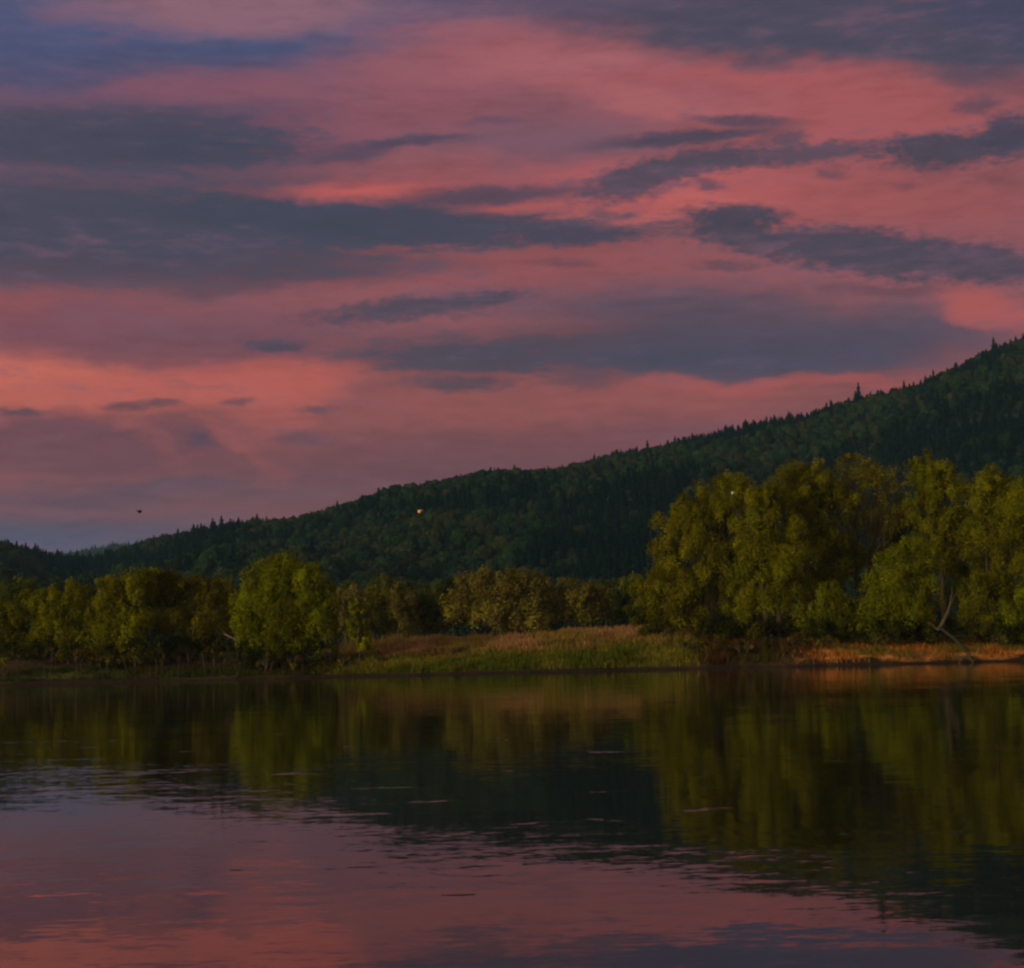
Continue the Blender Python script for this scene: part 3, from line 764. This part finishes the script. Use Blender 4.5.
# ------------------------------------------------------------------ birds and the floating stick
def bird(label, px, py, D, size, colour, flip=1, heading=0.0):
    m = solid_material('plumage', tuple(c * 0.85 for c in colour), colour, 30, 0.8)
    bm_v, bm_f = [], []
    # body: tapered lathe along x
    prof = [(-1.0, 0.02, 0), (-0.75, 0.10, 0.0), (-0.4, 0.27, -0.01), (0.0, 0.36, -0.02), (0.35, 0.33, 0), (0.55, 0.2, 0.04), (0.72, 0.21, 0.07), (0.9, 0.14, 0.07), (1.0, 0.05, 0.05), (1.12, 0.01, 0.04)]
    sg = 10
    for x, r_, zc in prof:
        for k in range(sg):
            a = 2 * math.pi * k / sg; bm_v.append((x, r_ * math.cos(a), zc + r_ * 0.9 * math.sin(a)))
    for i in range(len(prof) - 1):
        for k in range(sg): bm_f.append((i * sg + k, i * sg + (k + 1) % sg, (i + 1) * sg + (k + 1) % sg, (i + 1) * sg + k))
    def me_of(n, v, f):
        me = bpy.data.meshes.new(n); me.from_pydata([tuple(c * size / 2 for c in p) for p in v], [], f); me.materials.append(m)
        for p in me.polygons: p.use_smooth = True
        return me
    root = link('bird', me_of('bird_body', bm_v, bm_f), None, at(px, py, D))
    root.rotation_euler = (0, 0, heading)
    tag(root, label, 'bird')
    for sd in (-1, 1):
        st = [(0.35, -0.20, 0.2, 0.08), (0.28, -0.30, 0.38, 0.20), (0.05, -0.40, 0.46, 0.24), (-0.4, -0.70, 0.42, 0.16), (-0.9, -1.0, 0.34, 0.08)]
        v = []
        for le, te, yy, zz in st: v += [(le, sd * yy, zz + 0.03), (te, sd * yy, zz), (te, sd * yy, zz - 0.015), (le, sd * yy, zz - 0.02)]
        f = []
        for i in range(len(st) - 1):
            for k in range(4): f.append((i * 4 + k, i * 4 + (k + 1) % 4, (i + 1) * 4 + (k + 1) % 4, (i + 1) * 4 + k))
        f += [(0, 1, 2, 3), (16, 17, 18, 19)]
        link('wing', me_of('wing', v, f), root)
    v = [(-0.8, 0.09, 0.02), (-0.8, -0.09, 0.02), (-1.45, -0.28, 0.02), (-1.15, 0, 0.02), (-1.45, 0.28, 0.02)]
    v = v + [(a, b, c - 0.03) for a, b, c in v]
    f = [(0, 1, 2, 3, 4), (9, 8, 7, 6, 5)] + [(i, i + 5, (i + 1) % 5 + 5, (i + 1) % 5) for i in range(5)]
    link('tail', me_of('tail', v, f), root)
bird('tiny dark bird flying in the sky above the left end of the ridge', 139.5, 511.5, 45, 0.27, (0.03, 0.015, 0.015), heading=1.35)
bird('tiny bird coloured orange as if sunlit in front of the dark hillside', 420, 511.5, 45, 0.34, (0.85, 0.50, 0.16), heading=1.75)  # warm low light on the bird is put into its plumage colour
bird('tiny pale bird flying in front of the leftmost tall right tree', 733, 493, 45, 0.26, (0.75, 0.68, 0.62), heading=1.5)

def stick():
    D = CAMZ / -slope(458, 895)[1]
    a = at(441, 895.5, D); b = at(476, 894, D)
    r_ = np.random.RandomState(3)
    o = Vector(((a.x + b.x) / 2, D, 0.002))
    L = (b.x - a.x) / 2
    pts = [np.array((-L, 0.02, 0.0)), np.array((-L * 0.4, 0, 0.001)), np.array((L * 0.2, -0.01, 0.001)), np.array((L * 0.7, 0.0, 0.0)), np.array((L, 0.02, -0.002))]
    specs = [(pts, [0.002, 0.0055, 0.006, 0.005, 0.002]), ([pts[3], pts[3] + np.array((0.02, 0.02, 0.003)), pts[3] + np.array((0.035, 0.05, 0.002))], [0.003, 0.0025, 0.001])]
    tag(link('stick', mesh_tubes('stick', specs, M_WET, 8), None, o), 'thin dark stick floating on the pink water near the bottom', 'stick')
stick()

# ------------------------------------------------------------------ haze
def haze():
    x0, x1, y0, y1, z0, z1 = -10200, 10200, -620, 6400, -5, 560
    z1 = max(z1, 560)
    V = [(x, y, z) for z in (z0, z1) for y in (y0, y1) for x in (x0, x1)]
    Fc = [(0, 2, 3, 1), (4, 5, 7, 6), (0, 1, 5, 4), (2, 6, 7, 3), (0, 4, 6, 2), (1, 3, 7, 5)]
    m, nt = newmat('air_haze')
    out = N(nt, 'ShaderNodeOutputMaterial'); v = N(nt, 'ShaderNodeVolumePrincipled')
    v.inputs['Color'].default_value = (0.26, 0.52, 0.85, 1)
    v.inputs['Density'].default_value = HAZE
    v.inputs['Anisotropy'].default_value = 0.0
    nt.links.new(v.outputs[0], out.inputs['Volume'])
    me = make_mesh('haze', V, Fc, None, [m])
    tag(link('haze', me), 'thin bluish evening haze filling the valley', 'haze', kind='stuff')
HAZE = 4.5e-5
haze()

# ------------------------------------------------------------------ sky
SUN_AZ, SUN_EL = R(-130), R(13)      # measured from +Y towards +X: behind the camera, to the left
def build_world():
    w = bpy.data.worlds.new('World'); S.world = w; w.use_nodes = True
    nt = w.node_tree; nt.nodes.clear()
    out = N(nt, 'ShaderNodeOutputWorld'); bg = N(nt, 'ShaderNodeBackground')
    tc = N(nt, 'ShaderNodeTexCoord')
    sep = N(nt, 'ShaderNodeSeparateXYZ'); nt.links.new(tc.outputs['Generated'], sep.inputs[0])
    def math_(op, a, b=None, c=None, clamp=False):
        n = N(nt, 'ShaderNodeMath', operation=op); n.use_clamp = clamp
        for i, v in enumerate((a, b, c)):
            if v is None: continue
            if isinstance(v, (int, float)): n.inputs[i].default_value = v
            else: nt.links.new(v, n.inputs[i])
        return n.outputs[0]
    az = math_('MULTIPLY', math_('ARCTAN2', sep.outputs['X'], sep.outputs['Y']), 180 / math.pi)
    el = math_('MULTIPLY', math_('ARCSINE', sep.outputs['Z']), 180 / math.pi)
    # the reflection half mirrors the sky, in case the far water shows it
    el = math_('ABSOLUTE', el)
    comb = N(nt, 'ShaderNodeCombineXYZ'); nt.links.new(az, comb.inputs[0]); nt.links.new(el, comb.inputs[1])
    P = comb.outputs[0]
    def noise(sx, sy, detail, rough, off, color=False):
        mp = N(nt, 'ShaderNodeMapping'); mp.inputs['Scale'].default_value = (sx, sy, 1); mp.inputs['Location'].default_value = (off, off * 1.7, off * 0.3)
        nt.links.new(P, mp.inputs['Vector'])
        n = N(nt, 'ShaderNodeTexNoise'); n.inputs['Scale'].default_value = 1; n.inputs['Detail'].default_value = detail; n.inputs['Roughness'].default_value = rough
        nt.links.new(mp.outputs[0], n.inputs['Vector']); return n.outputs['Color' if color else 'Fac']
    def vec(op, a, b):
        n = N(nt, 'ShaderNodeVectorMath', operation=op)
        for i, v in enumerate((a, b)):
            if isinstance(v, tuple): n.inputs[i].default_value = v
            else: nt.links.new(v, n.inputs[i])
        return n.outputs[0]
    w1 = vec('MULTIPLY', vec('SUBTRACT', noise(0.16, 0.40, 3, 0.55, 5, True), (0.5, 0.5, 0.5)), (6.0, 2.2, 0))
    w2 = vec('MULTIPLY', vec('SUBTRACT', noise(0.9, 2.2, 4, 0.6, 12, True), (0.5, 0.5, 0.5)), (1.6, 0.6, 0))
    Pw = vec('ADD', vec('ADD', P, w1), w2)          # soft layers
    Ps = vec('ADD', vec('ADD', P, vec('MULTIPLY', w1, (0.25, 0.25, 0))), vec('MULTIPLY', w2, (0.9, 0.9, 0)))   # crisp clouds keep their place
    wisp = math_('SUBTRACT', noise(0.75, 3.4, 6, 0.62, 31), 0.5)      # streaky detail
    lump = math_('SUBTRACT', noise(1.9, 4.4, 5, 0.60, 57), 0.5)
    streak = math_('SUBTRACT', noise(0.10, 0.75, 5, 0.55, 91), 0.5)
    def mixc(fac, a, b):
        n = N(nt, 'ShaderNodeMix', data_type='RGBA')
        if isinstance(fac, float): n.inputs[0].default_value = fac
        else: nt.links.new(fac, n.inputs[0])
        for i, v in ((6, a), (7, b)):
            if isinstance(v, tuple): n.inputs[i].default_value = (*v, 1)
            else: nt.links.new(v, n.inputs[i])
        return n.outputs[2]
    # clear evening sky behind the clouds
    skt = N(nt, 'ShaderNodeTexSky'); skt.sky_type = 'NISHITA'; skt.sun_disc = False
    skt.sun_elevation = SUN_EL; skt.sun_rotation = SUN_AZ; skt.dust_density = 1.5
    clear = vec('MULTIPLY', skt.outputs[0], (0.05, 0.05, 0.05))
    col = mixc(0.75, clear, lin((74, 80, 112)))
    # general cloud cover over the whole dome
    def ramp(v, a, b):
        n = N(nt, 'ShaderNodeMapRange', interpolation_type='SMOOTHSTEP'); nt.links.new(v, n.inputs['Value'])
        n.inputs['From Min'].default_value = a; n.inputs['From Max'].default_value = b; return n.outputs[0]
    cover = noise(0.045, 0.11, 6, 0.6, 140)
    col = mixc(ramp(cover, 0.42, 0.62), col, lin((165, 92, 92)))
    cover2 = noise(0.06, 0.2, 6, 0.6, 170)
    col = mixc(ramp(cover2, 0.5, 0.66), col, lin((84, 78, 92)))
    # the western afterglow, behind and left of the camera
    dots = N(nt, 'ShaderNodeVectorMath', operation='DOT_PRODUCT'); nt.links.new(tc.outputs['Generated'], dots.inputs[0])
    sd = (math.sin(SUN_AZ) * math.cos(SUN_EL), math.cos(SUN_AZ) * math.cos(SUN_EL), math.sin(SUN_EL))
    dots.inputs[1].default_value = sd
    col = mixc(ramp(dots.outputs['Value'], -0.1, 1.0), col, GLOW)
    # zenith
    col = mixc(ramp(el, 26, 60), col, ZENITH)
    # the part of the sky in the photograph, cloud by cloud
    infov = math_('MULTIPLY', ramp(math_('ABSOLUTE', az), 27, 19), ramp(el, 34, 26))
    fov = lin((136, 79, 86))
    base = col
    col = mixc(infov, col, fov)
    for (cx, cy, rx, ry, rt, c, op, soft, nz, kind) in BLOBS:
        if c[0] > 120: c = (c[0] * 0.95, c[1] * 0.985, c[2] * 0.945)
        else: c = (c[0] - 3, c[1] - 4, c[2] - 2)
        a0 = ray(cx, cy); a1 = ray(cx + 5, cy)
        f = lambda d: (math.degrees(math.atan2(d.x, d.y)), math.degrees(math.asin(d.z)))
        (u0, v0), (u1, v1) = f(a0), f(a1)
        k = math.hypot(u1 - u0, v1 - v0) / 5
        mp = N(nt, 'ShaderNodeMapping', vector_type='TEXTURE')
        mp.inputs['Location'].default_value = (u0, v0, 0)
        mp.inputs['Rotation'].default_value = (0, 0, R(rt - 1.34 * 0) + math.atan2(v1 - v0, u1 - u0))
        mp.inputs['Scale'].default_value = (rx * k, ry * k, 1)
        # each cloud waits for the one behind it, which keeps the shader's working memory small
        seq = N(nt, 'ShaderNodeVectorMath', operation='MULTIPLY_ADD'); nt.links.new(col, seq.inputs[0])
        seq.inputs[1].default_value = (1e-5, 1e-5, 0); nt.links.new(Pw if kind == 's' else Ps, seq.inputs[2])
        nt.links.new(seq.outputs[0], mp.inputs['Vector'])
        ln = N(nt, 'ShaderNodeVectorMath', operation='LENGTH'); nt.links.new(mp.outputs[0], ln.inputs[0])
        src = {'s': streak, 'w': wisp, 'l': lump}[kind]
        if kind != 's': nz *= 1.5; soft *= 1.6
        v = math_('MULTIPLY_ADD', src, -nz, ln.outputs['Value'])
        mr = N(nt, 'ShaderNodeMapRange', interpolation_type='SMOOTHSTEP'); nt.links.new(v, mr.inputs['Value'])
        mr.inputs['From Min'].default_value = 1 + soft * 0.5; mr.inputs['From Max'].default_value = 1 - soft * 0.5
        mr.inputs['To Min'].default_value = 0; mr.inputs['To Max'].default_value = op
        col = mixc(mr.outputs[0], col, lin(c))
    veil = math_('MULTIPLY', ramp(math_('MULTIPLY_ADD', wisp, 0.9, streak), 0.02, 0.30), 0.5)
    col = mixc(veil, col, lin((104, 72, 88)))
    # fine brightness texture of thin cloud
    tex = math_('MULTIPLY_ADD', wisp, 0.5, 1.0)
    tex = math_('MULTIPLY_ADD', streak, 0.5, tex)
    sc_ = N(nt, 'ShaderNodeVectorMath', operation='SCALE'); nt.links.new(col, sc_.inputs[0]); nt.links.new(tex, sc_.inputs['Scale'])
    nt.links.new(sc_.outputs[0], bg.inputs['Color']); bg.inputs['Strength'].default_value = 1.0
    nt.links.new(bg.outputs[0], out.inputs['Surface'])
    w.cycles.sampling_method = 'MANUAL'; w.cycles.sample_map_resolution = 512
GLOW = (0.95, 0.72, 0.40)
ZENITH = (0.10, 0.115, 0.17)
GREY = (72, 70, 86); DGREY = (64, 66, 82); PURP = (92, 75, 92)
BLOBS = [
 # cx, cy, rx, ry, rot, colour, opacity, softness, noise, kind
 # broad colour fields
 (180, 40, 360, 95, 0, (76, 83, 114), 1.0, 0.8, 0.6, 's'),
 (60, -40, 300, 90, 0, (80, 84, 116), 0.9, 0.9, 0.6, 's'),
 (255, 6, 160, 30, -3, (142, 96, 114), 0.95, 0.9, 1.0, 's'),
 (480, 45, 120, 30, 10, (148, 96, 114), 0.8, 1.2, 1.0, 's'),
 (90, 80, 210, 26, 0, (80, 76, 104), 0.7, 1.0, 0.6, 's'),
 (300, 150, 340, 60, 0, (118, 78, 93), 0.85, 1.0, 1.2, 's'),
 (205, 92, 90, 12, 0, (138, 80, 98), 0.6, 1.2, 0.8, 's'),
 (470, 85, 170, 45, 6, (148, 82, 96), 0.85, 1.1, 1.0, 's'),
 (650, 85, 200, 45, -8, (162, 84, 94), 0.8, 1.1, 0.8, 's'),
 (830, 115, 220, 45, -4, (172, 84, 90), 0.75, 1.1, 0.8, 's'),
 (600, 110, 160, 22, 0, (134, 82, 98), 0.7, 1.2, 0.8, 's'),
 (560, 145, 130, 20, 0, (122, 82, 100), 0.7, 1.2, 0.8, 's'),
 (720, 195, 190, 30, -2, (192, 90, 92), 0.8, 1.2, 0.6, 's'),
 (900, 200, 170, 30, 0, (158, 80, 86), 0.7, 1.1, 0.8, 's'),
 (420, 185, 120, 22, 0, (165, 85, 92), 0.7, 1.1, 0.8, 's'),
 (490, 265, 190, 26, 0, (148, 76, 83), 0.75, 1.1, 0.8, 's'),
 (560, 62, 110, 16, 4, (170, 98, 110), 0.6, 1.3, 1.0, 's'),
 (640, 100, 120, 10, -4, (182, 96, 102), 0.6, 1.3, 1.0, 's'),
 (640, 215, 110, 9, 2, (202, 98, 98), 0.6, 1.3, 1.0, 's'),
 (400, 165, 100, 9, 2, (150, 88, 100), 0.6, 1.3, 1.0, 's'),
 (860, 5, 400, 62, -2, (76, 72, 88), 1.0, 0.5, 0.5, 's'),
 (560, -12, 170, 30, 0, (92, 78, 98), 0.8, 0.8, 0.5, 's'),
 (1010, 10, 90, 30, 0, (66, 68, 92), 0.7, 0.9, 0.5, 's'),
 (990, 75, 60, 14, 0, (98, 72, 84), 0.6, 1.0, 0.8, 's'),
 # lower sky
 (520, 430, 620, 75, 0, (134, 73, 78), 0.9, 0.9, 0.6, 's'),
 (600, 400, 260, 26, 3, (156, 79, 81), 0.7, 1.2, 0.8, 's'),
 (560, 455, 300, 30, 3, (112, 68, 76), 0.7, 1.2, 0.8, 's'),
 (330, 490, 240, 35, 3, (108, 68, 76), 0.8, 1.0, 0.8, 's'),
 (90, 385, 210, 34, 0, (200, 98, 86), 0.8, 1.1, 0.6, 's'),
 (60, 372, 110, 12, 0, (215, 106, 90), 0.4, 1.3, 0.5, 's'),
 (260, 378, 140, 20, 6, (188, 88, 84), 0.7, 1.3, 0.6, 's'),
 (40, 308, 120, 16, 0, (140, 74, 84), 0.8, 1.1, 0.8, 's'),
 (150, 325, 190, 20, 2, (118, 74, 86), 0.75, 1.1, 1.0, 's'),
 (200, 350, 130, 22, 2, (112, 72, 84), 0.8, 1.1, 1.0, 's'),
 (300, 400, 80, 25, 25, (190, 90, 86), 0.5, 1.2, 0.6, 's'),
 (70, 445, 170, 36, 0, (108, 68, 78), 0.85, 0.9, 0.8, 's'),
 (60, 545, 180, 36, 0, (84, 74, 92), 0.9, 1.1, 0.6, 's'),
 (20, 555, 130, 26, 0, (78, 80, 104), 0.8, 1.0, 0.4, 's'),
 (120, 495, 190, 12, 0, (90, 70, 84), 0.7, 1.1, 0.8, 's'),
 (230, 505, 110, 14, 3, (124, 74, 84), 0.6, 1.2, 0.8, 's'),
 (145, 430, 50, 9, -42, (158, 80, 82), 0.35, 1.2, 0.5, 's'),
 (225, 440, 60, 9, -50, (160, 80, 82), 0.3, 1.2, 0.5, 's'),
 (205, 425, 60, 8, -55, (168, 82, 82), 0.3, 1.2, 0.5, 's'),
 # grey banks on the left
 (90, 178, 260, 22, 0, (96, 78, 94), 0.8, 0.8, 0.6, 's'),
 (80, 138, 225, 32, -1, (71, 70, 88), 0.97, 0.45, 1.0, 'w'),
 (215, 148, 90, 16, 0, (66, 68, 84), 0.8, 0.8, 1.3, 'w'),
 (100, 232, 350, 50, -1, (70, 70, 86), 0.97, 0.45, 0.9, 'w'),
 (390, 222, 240, 22, -2, (66, 68, 84), 0.95, 0.5, 1.2, 'w'),
 (120, 275, 260, 20, 0, (80, 68, 82), 0.7, 0.9, 0.9, 's'),
 (340, 265, 120, 14, 0, (78, 70, 84), 0.6, 0.9, 1.2, 'w'),
 (575, 236, 65, 9, 0, (70, 66, 82), 0.85, 0.7, 1.2, 'l'),
 (360, 192, 70, 7, 1, (210, 92, 88), 0.75, 1.2, 0.8, 'w'),
 (510, 205, 45, 6, 0, (205, 92, 88), 0.5, 1.2, 0.8, 'w'),
 (500, 193, 110, 8, 3, (82, 68, 84), 0.9, 0.8, 0.7, 'w'),
 (410, 143, 60, 5, 4, (78, 68, 86), 0.9, 0.8, 0.6, 'w'),
 (350, 157, 45, 6, 4, (84, 72, 90), 0.8, 0.8, 0.8, 'w'),
 (485, 122, 28, 4, 0, (98, 72, 90), 0.6, 0.9, 0.8, 'w'),
 # streaks and lumps on the right
 (690, 137, 95, 7, 5, (74, 68, 84), 0.92, 0.7, 0.5, 'w'),
 (740, 119, 50, 5, -2, (82, 68, 84), 0.85, 0.8, 0.6, 'w'),
 (640, 180, 55, 16, 14, (74, 68, 84), 0.92, 0.6, 1.0, 'l'),
 (700, 163, 60, 13, 10, (78, 70, 84), 0.92, 0.6, 1.0, 'l'),
 (800, 155, 100, 9, 6, (80, 70, 84), 0.9, 0.7, 1.0, 'l'),
 (787, 140, 26, 8, 0, (86, 70, 84), 0.85, 0.8, 1.0, 'l'),
 (945, 150, 62, 18, 3, (70, 66, 80), 0.95, 0.55, 0.9, 'l'),
 (1015, 135, 34, 24, 10, (68, 66, 82), 0.95, 0.6, 0.9, 'l'),
 (985, 103, 22, 8, 10, (92, 70, 84), 0.8, 0.9, 0.8, 'l'),
 (708, 187, 12, 6, 0, (88, 68, 82), 0.85, 0.9, 0.8, 'l'),
 (835, 172, 15, 6, 0, (98, 70, 82), 0.7, 0.9, 0.8, 'l'),
 (730, 217, 55, 12, 0, (70, 66, 80), 0.95, 0.6, 0.8, 'l'),
 (735, 236, 48, 16, -8, (72, 66, 80), 0.92, 0.6, 1.0, 'l'),
 (850, 250, 115, 20, -4, (72, 66, 80), 0.95, 0.55, 1.0, 'l'),
 (960, 263, 120, 20, -2, (74, 66, 80), 0.95, 0.55, 1.0, 'l'),
 (720, 266, 30, 4, 0, (90, 66, 78), 0.75, 0.9, 0.8, 'l'),
 (890, 290, 60, 6, -3, (90, 66, 78), 0.6, 0.9, 1.0, 'l'),
 (560, 263, 28, 5, 0, (104, 68, 80), 0.7, 0.9, 0.8, 'l'),
 # middle bank
 (760, 330, 235, 38, -2, (86, 72, 86), 0.92, 0.95, 1.3, 's'),
 (650, 350, 280, 20, 0, (76, 68, 82), 0.85, 0.7, 1.0, 'w'),
 (730, 364, 170, 14, 0, (70, 70, 88), 0.85, 0.7, 0.6, 'w'),
 (800, 350, 150, 26, 0, (80, 72, 90), 0.6, 1.0, 1.0, 's'),
 (465, 357, 110, 15, 0, (76, 68, 82), 0.92, 0.6, 1.0, 'w'),
 (415, 308, 100, 11, 6, (78, 68, 82), 0.95, 0.7, 1.0, 'l'),
 (490, 298, 22, 7, 8, (72, 66, 80), 0.9, 0.7, 0.8, 'l'),
 (270, 346, 30, 6, 0, (78, 68, 82), 0.9, 0.7, 0.7, 'l'),
 (465, 383, 50, 7, 0, (84, 68, 80), 0.85, 0.8, 0.9, 'l'),
 (590, 380, 32, 9, 0, (92, 70, 82), 0.75, 0.9, 0.8, 'l'),
 (990, 312, 60, 20, -8, (178, 84, 84), 0.85, 0.9, 0.5, 's'),
 (800, 385, 160, 7, 0, (172, 80, 84), 0.6, 1.2, 0.5, 's'),
 # little fragments
 (22, 411, 26, 5, 0, (88, 66, 78), 0.85, 0.8, 0.7, 'l'),
 (130, 406, 24, 4, 0, (98, 68, 78), 0.8, 0.9, 0.7, 'l'),
 (165, 404, 16, 4, 0, (98, 68, 78), 0.8, 0.9, 0.7, 'l'),
 (235, 403, 13, 4, 0, (100, 68, 80), 0.75, 0.9, 0.6, 'l'),
 (320, 410, 17, 4, 0, (98, 68, 80), 0.8, 0.9, 0.6, 'l'),
 (200, 440, 12, 5, -10, (84, 66, 82), 0.8, 0.9, 0.6, 'l'),
 (300, 438, 30, 7, 0, (98, 68, 80), 0.7, 1.0, 0.8, 'l'),
 (900, 185, 12, 4, 0, (120, 72, 82), 0.6, 1.0, 0.6, 'l'),
 (1000, 178, 22, 5, 0, (122, 72, 82), 0.6, 1.0, 0.6, 'l'),
]
build_world()

sun_d = bpy.data.lights.new('sun', 'SUN'); sun = bpy.data.objects.new('sun', sun_d); COL.objects.link(sun)
sun_d.energy = 2.6; sun_d.angle = R(24); sun_d.color = (1.0, 0.78, 0.38)
dirv = Vector((math.sin(SUN_AZ) * math.cos(SUN_EL), math.cos(SUN_AZ) * math.cos(SUN_EL), math.sin(SUN_EL)))
sun.rotation_euler = (-dirv).to_track_quat('-Z', 'Y').to_euler()

# ------------------------------------------------------------------ render settings
S.view_settings.view_transform = 'Standard'; S.view_settings.look = 'None'
S.view_settings.exposure = 0.12; S.view_settings.gamma = 1; S.view_settings.use_curve_mapping = False
S.cycles.use_adaptive_sampling = True; S.cycles.adaptive_threshold = 0.015
S.cycles.max_bounces = 4; S.cycles.diffuse_bounces = 2; S.cycles.glossy_bounces = 2; S.cycles.transmission_bounces = 2
S.cycles.volume_bounces = 0; S.cycles.transparent_max_bounces = 4
S.cycles.use_denoising = True
S.cycles.filter_width = 2.4
